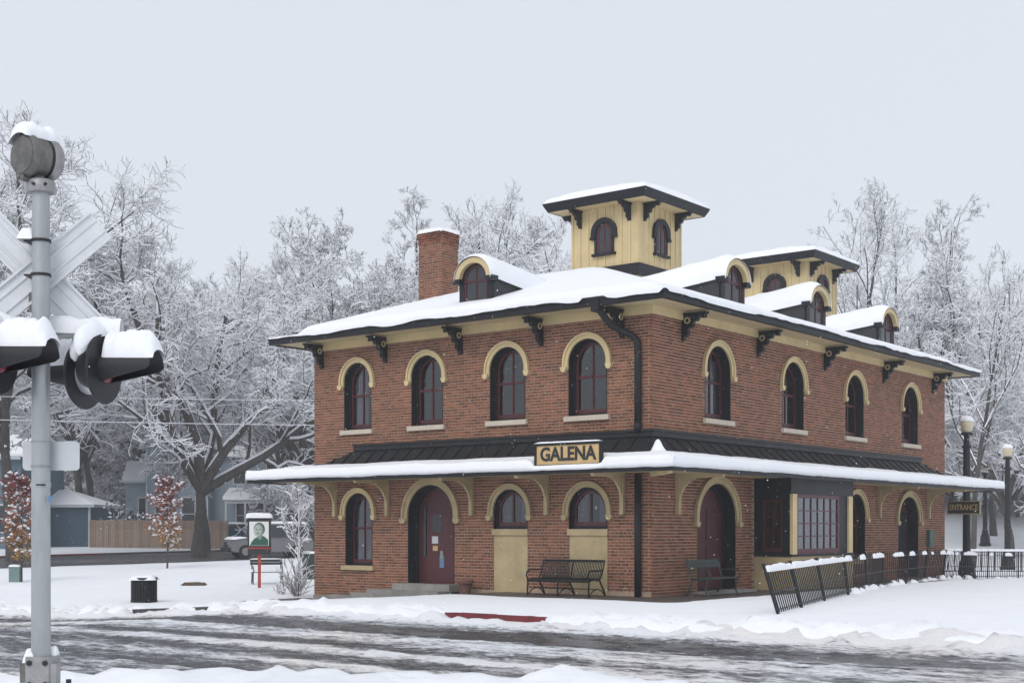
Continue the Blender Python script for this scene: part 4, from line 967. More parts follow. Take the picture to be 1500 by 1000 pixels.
# ---------------------------------------------------------------- lamp posts
def lamp(px, D, ztop, label):
    x, y = cw(px, D); z0 = gzf(x, y); h = ztop - z0
    l = empty('street_lamp', (x, y, z0), YAW, label, 'street lamp', 'cast-iron street lamps')
    mb = MB(); mb.lathe([(.34, 0), (.36, .14), (.30, .2), (.27, .62), (.21, .72), (.18, .95), (.145, 1.02), (.125, h - 1.1), (.17, h - 1.05), (.17, h - .98), (.11, h - .94), (.10, h - .62), (.22, h - .56), (.22, h - .50)], 14); auto_smooth(mb.build('post', 'iron', l), 30)
    mb = MB(); mb.lathe([(.16, h - .50), (.20, h - .40), (.23, h - .2), (.22, h - .08), (.05, h - .02)], 16); mb.build('lamp_globe', 'lamp_glass', l, True)
    mb = MB(); mb.lathe([(.24, h - .1), (.25, h - .04), (.22, h + .05), (.14, h + .11), (.02, h + .13)], 14); mb.build('snow', 'snow', l, True)
    return l
def zt(py, D): return 1.65 - (py - 775) / 2000 * D
lamp(1416, 50.5, zt(614, 50.5), 'thick dark lamp post rising just behind the hanging ENTRANCE board')
lamp(1476, 64, zt(654, 64), 'dark lamp post with a snow-topped globe clear of the awning, before the twin dark trunks')
lamp(1443, 84, zt(681, 84), 'small far lamp post between the two taller lamp posts')
# ---------------------------------------------------------------- railway crossing signal in the foreground
qx, qy = cw(60, 10)
CS = empty('crossing_signal', (qx, qy, 0), YAW, 'grey railway crossing signal with snow-laden crossbuck, bell and hooded lamps', 'crossing signal')
PX = lambda px: (px - 61) * .005
PZ = lambda py: 1.65 - (py - 775) * .005
mb = MB(); mb.cyl((0, 0, .6), (0, 0, PZ(600)), .069, .066, 24, caps=False); mb.cyl((0, 0, PZ(600)), (0, 0, PZ(270)), .066, .062, 24); auto_smooth(mb.build('pole', 'galvanised', CS))
mb = MB(); mb.lathe([(.0665, PZ(714)), (.0715, PZ(713)), (.0715, PZ(706)), (.0665, PZ(705))], 24); pj = mb.build('pole_joint', 'galvanised', CS)
mb = MB(); mb.box(-.012, .052, -.072, -.045, PZ(711.4), PZ(709)); mb.build('slot', 'rubber_black', pj)
mb = MB(); mb.lathe([(.0645, PZ(284)), (.098, PZ(283)), (.102, PZ(279)), (.102, PZ(268)), (.094, PZ(265)), (.05, PZ(264))], 24); cl = auto_smooth(mb.build('bell_collar', 'cast_alu', CS))
for a in (-100, -55, 60, 160):
    mb = MB(); c = Vector((math.cos(R(a)), math.sin(R(a)), 0)); p = Vector((0, 0, PZ(274))) + c * .098; mb.cyl(p, p + c * .02, .012, n=6); mb.build('bolt', 'rubber_black', cl)
# bell: gong facing away to the side, drum housing
bel = empty('bell', (PX(56), 0, PZ(232)), 0); bel.parent = CS; bel.rotation_euler = (0, 0, R(-37))
mb = MB()
def along_y(prof, n=28, k=0):
    vs = []
    for r, yy in prof:
        for i in range(n): w = 2 * math.pi * i / n; vs.append((r * math.cos(w), yy, r * math.sin(w)))
    fs = [(i * n + j, i * n + (j + 1) % n, (i + 1) * n + (j + 1) % n, (i + 1) * n + j) for i in range(len(prof) - 1) for j in range(n)] + [tuple(range(n)), tuple(range((len(prof) - 1) * n, len(prof) * n))]
    return vs, fs
mb.add(*along_y([(.10, -.135), (.145, -.125), (.158, -.105), (.16, -.08), (.150, -.06), (.145, .03)])); auto_smooth(mb.build('gong', 'weathered_metal', bel), 30)
mb = MB(); mb.add(*along_y([(.02, -.142), (.135, -.136), (.138, -.12)])); mb.build('gong_face', 'weathered_metal', bel)
mb = MB(); mb.add(*along_y([(.142, .028), (.142, .055)])); mb.build('gap_ring', 'rubber_black', bel)
mb = MB(); mb.add(*along_y([(.15, .055), (.157, .07), (.157, .11), (.14, .135), (.05, .14)])); auto_smooth(mb.build('housing', 'cast_alu', bel), 30)
mb = MB(); mb.extrude([(-.035, .150), (.035, .150), (.02, .20), (-.02, .20)], lambda p, t: (p[0], t, p[1]), -.12, .10); mb.build('bracket', 'rubber_black', bel)
mb = MB(); mb.cyl((0, 0, -.2), (0, 0, -.13), .055, n=14); mb.cyl((.0, -.13, -.165), (.0, -.02, -.175), .025, n=8); mb.build('neck', 'weathered_metal', bel)
# saddle of snow on the drum
co_ = []; k2 = 15; m2 = 16
for i in range(m2 + 1):
    yy = -.165 + .31 * i / m2; e = math.sqrt(max(0, 1 - (2 * i / m2 - 1) ** 4))
    for j in range(k2):
        a = math.pi * (.20 + .50 * j / (k2 - 1)); w_ = math.sin(math.pi * j / (k2 - 1)) ** .5
        r = .150 + e * w_ * (.075 + .05 * float(vn(i * .4, j * .4, 5)))
        co_.append((-r * math.cos(a) * 1.0, yy, r * math.sin(a)))
q = [(i * k2 + j, i * k2 + j + 1, (i + 1) * k2 + j + 1, (i + 1) * k2 + j) for i in range(m2) for j in range(k2 - 1)]
raw('snow', np.array(co_), q, 'snow', bel)
# crossbuck boards seen from behind: ribbed extrusions
def board(px, py, ang, yy, half=.61):
    mb = MB(); w = .125
    prof = [(-w, 0), (-w, -.03), (-w + .018, -.03), (-w + .018, -.008), (-.062, -.008), (-.056, -.02), (-.044, -.02), (-.038, -.008), (.038, -.008), (.044, -.02), (.056, -.02), (.062, -.008), (w - .018, -.008), (w - .018, -.03), (w, -.03), (w, 0)]
    mb.extrude(prof, lambda p, t: (t, p[1], p[0]), -half, half)
    o = mb.build('crossbuck_board', 'board_white', CS, loc=(PX(px), yy, PZ(py)), rot=(0, -ang, R(9)))
    return o
board(46, 402, R(41.5), .135); board(47, 398, R(-46), .185)
for py in (353, 403):
    mb = MB(); mb.lathe([(.066, PZ(py + 2)), (.073, PZ(py + 2)), (.073, PZ(py - 2)), (.066, PZ(py - 2))], 24); bd = mb.build('clamp_band', 'rubber_black', CS)
    mb = MB(); mb.box(-.12, -.05, -.02, .13, PZ(py + 1), PZ(py - 1)); mb.build('clamp_lug', 'rubber_black', bd)
cap(PX(28), PX(52), -.06, .12, PZ(352), .085, parent=CS, edge=.6)
# lamp arm, lamps
def lampunit(x, y, z, ang, rear=False):
    L_ = empty('lamp', (x, y, z), 0); L_.parent = CS; L_.rotation_euler = (0, 0, ang)      # local -y is the way it shines
    mb = MB(); mb.add(*along_y([(.255, .012), (.262, .0), (.255, -.012), (.11, -.018)], 40)); auto_smooth(mb.build('background_disc', 'rubber_black', L_), 30)
    mb = MB(); mb.add(*along_y([(.135, .0), (.15, .03), (.15, .10), (.12, .16), (.05, .17)], 24)); auto_smooth(mb.build('lamp_housing', 'sign_back' if rear else 'rubber_black', L_), 30)
    mb = MB(); mb.add(*along_y([(.105, -.016), (.105, -.03), (.08, -.05), (.03, -.06)], 24)); mb.build('lens', 'lens_red', L_, True)
    # half-pipe visor, longer above than at its sides
    n = 22; vo = []; r = .125
    for i in range(n + 1):
        a = R(-48) + (R(180 + 96)) * i / n
        k = max(0, math.sin(a)); ln = .41 * min(1, .12 + .88 * max(0, (math.sin(a) + .74) / .62))
        for yy, rr in ((0, r + .006), (-ln, r * .98), (-ln, r * .98 - .008), (0, r - .004)): vo.append((rr * math.cos(a), yy - .012, rr * math.sin(a)))
    fs = [(4 * i + j, 4 * i + (j + 1) % 4, 4 * i + 4 + (j + 1) % 4, 4 * i + 4 + j) for i in range(n) for j in range(4)] + [(0, 1, 2, 3), (4 * n, 4 * n + 3, 4 * n + 2, 4 * n + 1)]
    mb = MB(); mb.add(vo, fs); auto_smooth(mb.build('visor', 'rubber_black', L_), 40)
    # snow along the visor top
    co_ = []; m2 = 30; k2 = 17; sd = CAPN[0] = CAPN[0] + 1
    for i in range(m2 + 1):
        t = i / m2; yy = -.03 - .415 * t; e = max(0, min(1, t / .07)) ** .5 * max(0, min(1, (1 - t) / .16)) ** .5
        for j in range(k2):
            a = math.pi * (.19 + .62 * j / (k2 - 1)); w_ = max(0, math.sin(math.pi * j / (k2 - 1))) ** .65
            th = e * w_ * (.125 + .02 * math.sin(a) ** 4 + .06 * (float(fbm(i * .35 + sd * 9, j * .3, sd, 3)) - .5))
            rx_ = r + .004 + th * .5; rz_ = r + .004 + th
            co_.append((rx_ * math.cos(a), yy, rz_ * math.sin(a) - (.0 if 1 < j < k2 - 2 else .012)))
    q = [(i * k2 + j, i * k2 + j + 1, (i + 1) * k2 + j + 1, (i + 1) * k2 + j) for i in range(m2) for j in range(k2 - 1)]
    raw('visor_snow', np.array(co_), q, 'snow', L_)
    # arc of snow on the rim and housing behind
    co_ = []; m2 = 24; k2 = 9
    for i in range(m2 + 1):
        a = math.pi * (.10 + .80 * i / m2); e = math.sin(math.pi * i / m2) ** .45
        for j in range(k2):
            b = math.pi * j / (k2 - 1); d_r = .255 - .015 + e * (.11 * math.sin(b)) * (.75 + .5 * float(vn(i * .5, j * .5 + sd, sd)))
            co_.append((d_r * math.cos(a), .07 - .085 * math.cos(b) * e, d_r * math.sin(a)))
    q = [(i * k2 + j, i * k2 + j + 1, (i + 1) * k2 + j + 1, (i + 1) * k2 + j) for i in range(m2) for j in range(k2 - 1)]
    raw('rim_snow', np.array(co_), q, 'snow', L_)
    return L_
lampunit(PX(147), .10, PZ(538), R(78)); lampunit(PX(16), -.26, PZ(531), R(78))
lampunit(PX(98), .42, PZ(540), R(74 + 180), True); lampunit(PX(-30), .10, PZ(536), R(74 + 180), True)
mb = MB(); mb.tube([(PX(-40), .02, PZ(485)), (PX(20), .14, PZ(484)), (PX(61), .17, PZ(484)), (PX(165), .20, PZ(484))], .034, 10); arm = mb.build('lamp_arm', 'galvanised', CS, True)
co_ = []; m2 = 30; k2 = 9
for i in range(m2 + 1):
    t = i / m2; x = PX(-40) + (PX(168) - PX(-40)) * t; y = .02 + .18 * min(1, t * 1.5)
    for j in range(k2): a = math.pi * j / (k2 - 1); th = .055 + .075 * float(fbm(t * 7, 2.2, 19, 3)); co_.append((x, y + .058 * math.cos(a), PZ(484) + .0 + (th + .02) * math.sin(a) * 1.2))
q = [(i * k2 + j, i * k2 + j + 1, (i + 1) * k2 + j + 1, (i + 1) * k2 + j) for i in range(m2) for j in range(k2 - 1)]
raw('arm_snow', np.array(co_), q, 'snow', arm)
mb = MB(); mb.box(-.04, .04, .05, .19, PZ(492), PZ(476)); mb.build('arm_clamp', 'cast_alu', CS)
mb = MB(); mb.box(PX(36), PX(50), .10, .2, PZ(453), PZ(425)); mb.build('junction_box', 'weathered_metal', CS)
# small plate facing the other way
def rrect(x0, x1, z0, z1, r, n=5):
    pts = []
    for cx, cz, a0 in ((x1 - r, z0 + r, -90), (x1 - r, z1 - r, 0), (x0 + r, z1 - r, 90), (x0 + r, z0 + r, 180)):
        for k in range(n + 1): a = R(a0 + 90 * k / n); pts.append((cx + r * math.cos(a), cz + r * math.sin(a)))
    return pts
mb = MB(); mb.extrude(rrect(PX(28), PX(112), PZ(688), PZ(645), .03), lambda p, t: (p[0], t, p[1]), .085, .092); mb.build('sign_plate', 'sign_back', CS)
for py in (647, 683):
    mb = MB(); mb.lathe([(.066, PZ(py + 1.5)), (.0715, PZ(py + 1.5)), (.0715, PZ(py - 1.5)), (.066, PZ(py - 1.5))], 24); mb.build('clamp_band', 'cast_alu', CS)
mb = MB(); mb.box(PX(75), PX(79), -.06, -.045, PZ(736), PZ(726)); mb.build('sticker', 'paper_blue', CS)
# base casting with its small box
mb = MB(); mb.extrude([(-.085, -.085), (.085, -.085), (.115, -.03), (.115, .085), (-.085, .085)], lambda p, t: (p[0], p[1], t), .12, PZ(960)); mb.box(.085, .135, -.07, .02, .12, PZ(970)); ba = mb.build('base_casting', 'cast_alu', CS)
mb = MB(); mb.box(-.2, .2, -.2, .2, .0, .12); mb.build('base_flange', 'cast_alu', ba)
for x in (-.055, .06): mb = MB(); mb.cyl((x, -.10, PZ(969)), (x, -.06, PZ(969)), .02, n=8); mb.cyl((x, -.10, PZ(1000)), (x, -.06, PZ(1000)), .02, n=8); mb.build('bolt', 'rubber_black', ba)
mb = MB(); mb.box(PX(35), PX(52), -.07, .05, PZ(998), PZ(969)); jb = mb.build('junction_box', 'weathered_metal', CS)
cap(PX(38), PX(57), -.07, .06, PZ(969), .09, parent=jb, edge=.7)
cap(PX(70), PX(82), .02, .1, PZ(960), .07, parent=ba, edge=.7)
mb = MB(); mb.cyl((PX(108), -.1, .15), (PX(108), -.1, PZ(992)), .02, n=8); mb.build('anchor_bolt', 'rubber_black', ba)
# ---------------------------------------------------------------- houses on the back street
def gable(mb, x0, x1, y0, y1, z0, rise, ov=.35, axis='x', k=0, th=.16):
    if axis == 'x':
        ym = (y0 + y1) / 2; pts = [(y0 - ov, z0 - rise * ov / ((y1 - y0) / 2)), (ym, z0 + rise), (y1 + ov, z0 - rise * ov / ((y1 - y0) / 2)), (y1 + ov, z0 - rise * ov / ((y1 - y0) / 2) + th), (ym, z0 + rise + th), (y0 - ov, z0 - rise * ov / ((y1 - y0) / 2) + th)]
        mb.extrude(pts, lambda p, t: (t, p[0], p[1]), x0 - ov, x1 + ov, k)
    else:
        xm = (x0 + x1) / 2; e = rise * ov / ((x1 - x0) / 2); pts = [(x0 - ov, z0 - e), (xm, z0 + rise), (x1 + ov, z0 - e), (x1 + ov, z0 - e + th), (xm, z0 + rise + th), (x0 - ov, z0 - e + th)]
        mb.extrude(pts, lambda p, t: (p[0], t, p[1]), y0 - ov, y1 + ov, k)
def gwall(mb, x0, x1, y0, y1, z0, z1, rise, axis):
    mb.box(x0, x1, y0, y1, z0, z1)
    if axis == 'x': mb.extrude([(y0, z1), (y1, z1), ((y0 + y1) / 2, z1 + rise)], lambda p, t: (t, p[0], p[1]), x0 + .002, x1 - .002)
    else: mb.extrude([(x0, z1), (x1, z1), ((x0 + x1) / 2, z1 + rise)], lambda p, t: (p[0], t, p[1]), y0 + .002, y1 - .002)
def hwin(par, x, y, z, w, h):   # faces local -y
    mb = MB(); mb.box(x - w / 2 - .1, x + w / 2 + .1, y - .05, y + .02, z - .1, z + h + .12); f = mb.build('window', 'house_trim', par)
    mb = MB(); mb.box(x - w / 2, x + w / 2, y - .06, y - .03, z, z + h); mb.build('pane', 'dark_window', f)
    mb = MB(); mb.box(x - w / 2, x + w / 2, y - .075, y - .045, z + h / 2 - .03, z + h / 2 + .03); mb.build('sash_rail', 'house_trim', f)
hx, hy = cw(318, 99); hz = gzf(hx, hy) - .1
H1 = empty('clapboard_house', (hx, hy, hz), YAW, 'pale grey-blue clapboard house with snowy roofs behind the large bare tree', 'house')
q_ = lambda px: (px - 318) / 2000 * 99
mb = MB(); gwall(mb, q_(213), q_(305), .0, 7, -1, 7.3, 2.6, 'y'); gwall(mb, q_(305), q_(470), 1.5, 9, -1, 6.6, 2.4, 'x'); mb.box(q_(178), q_(213), 1.0, 6, -1, 4.6); mb.build('wall', 'grey_siding', H1)
mb = MB(); gable(mb, q_(213), q_(305), 0, 7, 7.32, 2.6, .4, 'y'); gable(mb, q_(305), q_(470), 1.5, 9, 6.62, 2.4, .4, 'x'); rf = mb.build('roof', 'snow', H1)
mb = MB(); mb.extrude([(.6, 4.55), (6.4, 4.55), (6.2, 6.0), (2.2, 6.1)], lambda p, t: (t, p[0], p[1]), q_(174), q_(213)); mb.build('wing_roof', 'snow', H1)
mb = MB(); mb.box(q_(172), q_(213), .5, .62, 4.42, 4.58); mb.build('trim', 'house_trim', H1)
for px, z, w, h, yy in ((213 - 6, 1.0, .85, 2.3, 1.0), (238, 1.1, .9, 2.2, 0), (276, 1.0, .9, 2.3, 0), (238, 4.7, .8, 1.7, 0), (276, 4.7, .8, 1.7, 0), (345, 4.4, .8, 1.6, 1.5), (395, 4.3, .9, 1.7, 1.5), (350, 1, .9, 2.1, 1.5), (375, 1, .9, 2.1, 1.5), (420, 1, .9, 2.1, 1.5), (445, 1, .9, 2.1, 1.5)): hwin(H1, q_(px), yy, z, w, h)
mb = MB(); mb.extrude([(-.9, 3.15), (1.5, 3.9), (1.5, 4.1), (-.9, 3.4)], lambda p, t: (t, p[0], p[1]), q_(330), q_(470)); mb.build('porch_roof', 'snow', H1)
mb = MB(); mb.box(q_(332), q_(470), -.75, -.6, 2.9, 3.15); mb.build('porch_beam', 'house_trim', H1)
for px in (334, 362, 390, 418, 446): mb = MB(); mb.box(q_(px) - .07, q_(px) + .07, -.75, -.6, -.3, 2.9); mb.build('porch_post', 'house_trim', H1)
mb = MB(); mb.box(q_(214), q_(216), -.06, -.0, -.5, 7.2); mb.box(q_(303), q_(305), -.06, -.0, -.5, 7.2); mb.build('corner_board', 'house_trim', H1)
gx, gy = cw(105, 88); gz_ = gzf(gx, gy) - .1
G1 = empty('blue_garage', (gx, gy, gz_), YAW, 'small dark blue garage with a low snowy roof at the end of the board fence', 'garage')
q_ = lambda px: (px - 105) / 2000 * 88
mb = MB(); mb.box(q_(60), q_(130), 0, 6, -.3, 2.75); mb.build('wall', 'garage_blue', G1)
mb = MB(); mb.box(q_(129.4), q_(132.5), -.05, .1, -.2, 2.75); mb.build('corner_board', 'house_trim', G1)
mb = MB(); mb.box(q_(55), q_(140), -.32, -.22, 2.68, 2.86); mb.box(q_(138), q_(140), -.22, 6.3, 2.68, 2.86); mb.build('eave_board', 'house_trim', G1)
mb = MB(); a, b, c = q_(54), q_(141), 6.4; mb.add([(a, -.35, 2.86), (b, -.35, 2.86), (b, c, 2.86), (a, c, 2.86), (q_(62), 3, 3.9), (q_(80), 3, 3.9)], [(0, 1, 5, 4), (1, 2, 5), (2, 3, 4, 5), (3, 0, 4)]); mb.build('roof', 'snow', G1)
bx_, by_ = cw(-22, 84); H2 = empty('blue_house', (bx_, by_, gzf(bx_, by_) - .1), YAW, 'tall blue house at the edge of the street behind the left maple', 'house')
H2['label'] = 'tall dark blue house beyond the blue garage'
q_ = lambda px: (px + 22) / 2000 * 84
mb = MB(); gwall(mb, q_(-120), q_(31), 0, 8, -.5, 5.9, 1.3, 'x'); mb.build('wall', 'blue_siding', H2)
mb = MB(); gable(mb, q_(-120), q_(31), 0, 8, 5.92, 1.3, .4, 'x', 0, .22); mb.build('roof', 'snow', H2)
mb = MB(); mb.box(q_(-120), q_(34), -.52, -.42, 5.62, 5.85); mb.build('eave_board', 'house_trim', H2)
for px in (-60, -30, 8): hwin(H2, q_(px), 0, 1.2, .9, 1.6)
# board fence between garage and house
bf0, bf1 = Vector(cw(131, 87)), Vector(cw(336, 84)); fl = (bf1 - bf0).length
BF = empty('board_fence', (bf0.x, bf0.y, gzf(bf0.x, bf0.y)), math.atan2(bf1.y - bf0.y, bf1.x - bf0.x), 'weathered tan vertical board fence between the garage and the large tree', 'fence')
z1_ = gzf(bf1.x, bf1.y) - BF.location.z
n = int(fl / .155); rnd = random.Random(9)
mb = MB(); mb.box(-.068, .068, 0, .022, -.1, 1.78); shm = mb.mesh('board', 'pale_wood')
for i in range(n):
    o = link('board', shm, BF, (.08 + i * .155, rnd.uniform(-.008, .008), z1_ * i / n + rnd.uniform(-.015, .015)))
for z in (.3, 1.45): mb = MB(); mb.box(0, fl, .025, .08, z, z + .09); mb.build('rail', 'pale_wood', BF)
# ---------------------------------------------------------------- parked cars
def car(name, loc, rz, label, paint, L_=4.6, W=1.86, H_=1.75, suv=True):
    c = empty(name, loc, rz, label, 'car')          # nose towards local -x
    hl = L_ / 2
    low = [(-hl, .42), (-hl + .04, .78), (-hl + .12, .92), (-hl + 1.15, 1.06), (hl - .1, 1.08), (hl, .85), (hl, .42), (hl - .3, .30), (-hl + .3, .30)]
    mb = MB(); w = W / 2; nL = len(low)
    vs = []
    for s, k in ((-1, .93), (-1, 1), (1, 1), (1, .93)):
        for x, z in low: vs.append((x * (1 if k == 1 else .985), s * w * k, z if k == 1 else .3 + (z - .3) * .97))
    fs = [tuple(range(nL))] + [(i, (i + 1) % nL, nL * r + nL + (i + 1) % nL - nL * 0, nL * r + nL + i) if False else (nL * r + i, nL * r + (i + 1) % nL, nL * (r + 1) + (i + 1) % nL, nL * (r + 1) + i) for r in range(3) for i in range(nL)] + [tuple(range(3 * nL, 4 * nL))]
    mb.add(vs, fs); auto_smooth(mb.build('body', paint, c), 40)
    cab = [(-hl + 1.0, 1.03), (-hl + 1.75, H_ - .06), (-hl + 2.1, H_), (hl - (.45 if suv else 1.2), H_ - .02), (hl - (.1 if suv else .5), 1.05)]
    mb = MB(); vs = [(x, s * (w * (.93 if z < 1.2 else .78)), z) for s in (-1, 1) for x, z in cab]; k = len(cab)
    mb.add(vs, [tuple(range(k)), tuple(range(k, 2 * k))] + [(i, i + 1, k + i + 1, k + i) for i in range(k - 1)]); cb = auto_smooth(mb.build('cabin', paint, c), 20)
    lerp = lambda a, b, t: tuple(a[i] + (b[i] - a[i]) * t for i in range(3))
    def quad(a, b, c_, d, m_, nm, offs):
        mb = MB(); ce = tuple(sum(v[i] for v in (a, b, c_, d)) / 4 for i in range(3)); vs = [tuple(lerp(v, ce, .10)[i] + offs[i] for i in range(3)) for v in (a, b, c_, d)]; mb.add(vs, [(0, 1, 2, 3)]); mb.build(nm, m_, cb)
    quad(vs[0], vs[1], vs[k + 1], vs[k], 'dark_window', 'windscreen', (-.012, 0, .008))
    for s, b in ((-1, 0), (1, k)): quad(vs[b], vs[b + 1], vs[b + 3], vs[b + 4], 'dark_window', 'side_window', (0, s * .012, 0))
    quad(vs[3], vs[4], vs[k + 4], vs[k + 3], 'dark_window', 'rear_window', (.012, 0, .005))
    for x in (-hl + .85, hl - .85):
        for s in (-1, 1):
            mb = MB(); mb.cyl((x, s * (w - .2), .34), (x, s * (w + .01), .34), .34, n=20); wh = mb.build('wheel', 'tyre', c); mb = MB(); mb.cyl((x, s * (w - .1), .34), (x, s * (w + .02), .34), .2, n=14); mb.build('rim', 'rim', wh)
    for s in (-1, 1): mb = MB(); mb.box(-hl - .01, -hl + .12, s * .62 - .2, s * .62 + .2, .68, .84); mb.build('headlight', 'rim', c)
    mb = MB(); mb.box(-hl - .015, -hl + .1, -.38, .38, .52, .82); mb.build('grille', 'rubber_black', c)
    mb = MB(); mb.box(-hl - .06, -hl + .1, -w * .95, w * .95, .38, .54); mb.build('bumper', 'rubber_black', c)
    cap(-hl + 1.7, hl - (.3 if suv else 1.0), -w * .78, w * .78, H_ - .04, .14, parent=c, edge=.3); cap(-hl + .1, -hl + 1.05, -w * .9, w * .9, .95, .15, parent=c, edge=.4)
    return c
x_, y_ = cw(392, 71); car('parked_car', (x_, y_, gzf(x_, y_) + .05), YAW + R(24), 'grey snow-topped sport utility car parked behind the portrait signboard', 'car_grey', 4.4, 1.85, 1.78)
x_, y_ = cw(340, 88); car('parked_car', (x_, y_, gzf(x_, y_) + .1), YAW + R(-4), 'teal saloon car with a snowy roof parked past the board fence', 'car_teal', 4.3, 1.75, 1.42, False)
# cabinets
x_, y_ = cw(23, 50); z_ = gzf(x_, y_)
uc = empty('utility_cabinet', (x_, y_, z_), YAW, 'pale green utility cabinet with a snowy lid beside the maple sapling', 'cabinet')
mb = MB(); mb.box(-.19, .19, -.18, .18, -.1, .55); mb.build('body', 'cabinet_green', uc); mb = MB(); mb.box(-.21, .21, -.2, .2, .55, .60); mb.build('lid', 'cabinet_green', uc); cap(-.2, .2, -.2, .2, .60, .07, parent=uc)
x_, y_ = cw(455, 52); z_ = gzf(x_, y_)
uc = empty('waste_cart', (x_, y_, z_), YAW, 'dark green wheeled waste cart peeking out behind the depot corner', 'bin')
mb = MB(); mb.add([(-.24, -.26, .05), (.24, -.26, .05), (.24, .26, .05), (-.24, .26, .05), (-.29, -.32, .95), (.29, -.32, .95), (.29, .32, .95), (-.29, .32, .95)], [(0, 1, 2, 3), (4, 5, 6, 7), (0, 1, 5, 4), (1, 2, 6, 5), (2, 3, 7, 6), (3, 0, 4, 7)]); mb.build('body', 'bench_green', uc); mb = MB(); mb.box(-.31, .31, -.34, .34, .95, 1.0); mb.build('lid', 'bench_green', uc); cap(-.31, .31, -.34, .34, 1.0, .08, parent=uc)
# overhead wires sagging between poles out of view
for (pa, Da, za), (pb, Db, zb), lab in ((((-420), 60, zt(572, 60)), (900, 66, zt(588, 66)), 'upper snow-coated overhead wire crossing in front of the woods'), ((-420, 55, zt(604, 55)), (900, 60, zt(626, 60)), 'lower snow-coated overhead wire crossing in front of the woods')):
    a = Vector((*cw(pa, Da), za)); b = Vector((*cw(pb, Db), zb)); mb = MB()
    mb.tube([a.lerp(b, t) - Vector((0, 0, .5 * 4 * t * (1 - t) * .25)) for t in np.linspace(0, 1, 24)], .017, 5); tag(mb.build('overhead_wire', 'wire', None), lab, 'wire')
# ---------------------------------------------------------------- trees
def grow(seed, H_, trunk_r, fork=.3, limbs=6, spread=.75, levels=5, kids=5, up=.05, wig=.22, lean=(0, 0), ratio=.62, lead=False, limb_len=.52):
    rnd = random.Random(seed); segs = []
    def rv(): return Vector((rnd.gauss(0, 1), rnd.gauss(0, 1), rnd.gauss(0, 1)))
    def branch(p, d, L_, r, lv, nseg):
        pts = [p.copy()]; rs = [r]; dirs = []
        tip = r * (.5 if lv == levels else (.10 if lead and lv == 0 else .38))
        for i in range(nseg):
            d = (d + rv() * wig * (.55 if lv == 0 else 1 + .25 * lv) / math.sqrt(nseg) + Vector((0, 0, up * (1 if lv else 2)))).normalized()
            q = p + d * (L_ / nseg); r1 = r + (tip - r) * (i + 1) / nseg
            segs.append((p.x, p.y, p.z, q.x, q.y, q.z, rs[-1], r1, lv)); p = q; pts.append(p.copy()); rs.append(r1); dirs.append(d.copy())
        return pts, rs, dirs
    def kidsof(pts, rs, dirs, L_, lv):
        if lv >= levels: return
        n = max(2, int(round(kids * rnd.uniform(.8, 1.2)))) + (2 if lv >= 3 else 0)
        for k in range(n):
            f = .22 + .78 * (k + rnd.random() * .8) / n; f = min(f, .999); i = int(f * len(dirs)); t = f * len(dirs) - i
            p = pts[i].lerp(pts[i + 1], t); d = dirs[i]; ax = d.cross(rv()).normalized(); ang = rnd.uniform(.5, 1.05)
            nd = (d * math.cos(ang) + ax * math.sin(ang)); nd.z += .10 if lv < 2 else 0; nd.normalize()
            l = L_ * ratio * (1.1 - .45 * f) * rnd.uniform(.7, 1.2); r = min({2: .055, 3: .026, 4: .014}.get(lv, 1), max(.008, rs[i] * .62 * rnd.uniform(.7, 1)))
            if lv >= 4: r = .0075
            if l < .18: continue
            ns = 5 if lv < 2 else 3
            a, b, c = branch(p, nd, l, r, lv + 1, ns); kidsof(a, b, c, l, lv + 1)
    d0 = Vector((lean[0], lean[1], 1)).normalized()
    if lead:
        a, b, c = branch(Vector((0, 0, -.3)), d0, H_ * .92, trunk_r, 0, 12)
        n = limbs
        for k in range(n):
            f = fork + (1 - fork) * (k + rnd.random() * .6) / n; f = min(f, .99); i = int(f * 12); p = a[i].lerp(a[i + 1], f * 12 - i); az = k * 2.4 + rnd.uniform(-.4, .4); an = rnd.uniform(.45, .8) * spread * 1.3
            nd = Vector((math.cos(az) * math.sin(an), math.sin(az) * math.sin(an), math.cos(an))); l = H_ * limb_len * (1.15 - .85 * f) * rnd.uniform(.8, 1.2)
            x = branch(p, nd, l, b[i] * .5, 1, 5); kidsof(*x, l, 1)
    else:
        a, b, c = branch(Vector((0, 0, -.3)), d0, H_ * fork, trunk_r, 0, 5); p = a[-1]
        for k in range(limbs):
            az = k * 2 * math.pi / limbs + rnd.uniform(-.5, .5); an = (rnd.uniform(.25, .6) if k % 2 else rnd.uniform(.55, 1.0)) * spread * 1.35
            if k == 0: an = .12
            nd = Vector((math.cos(az) * math.sin(an), math.sin(az) * math.sin(an), math.cos(an))); l = H_ * limb_len * rnd.uniform(.8, 1.15) * (1.1 - .25 * an); s = a[-1].lerp(a[-2], rnd.random() * .9)
            x = branch(s, nd, l, trunk_r * (.62 if k < 3 else .48), 1, 6); kidsof(*x, l, 1)
    return np.array(segs)
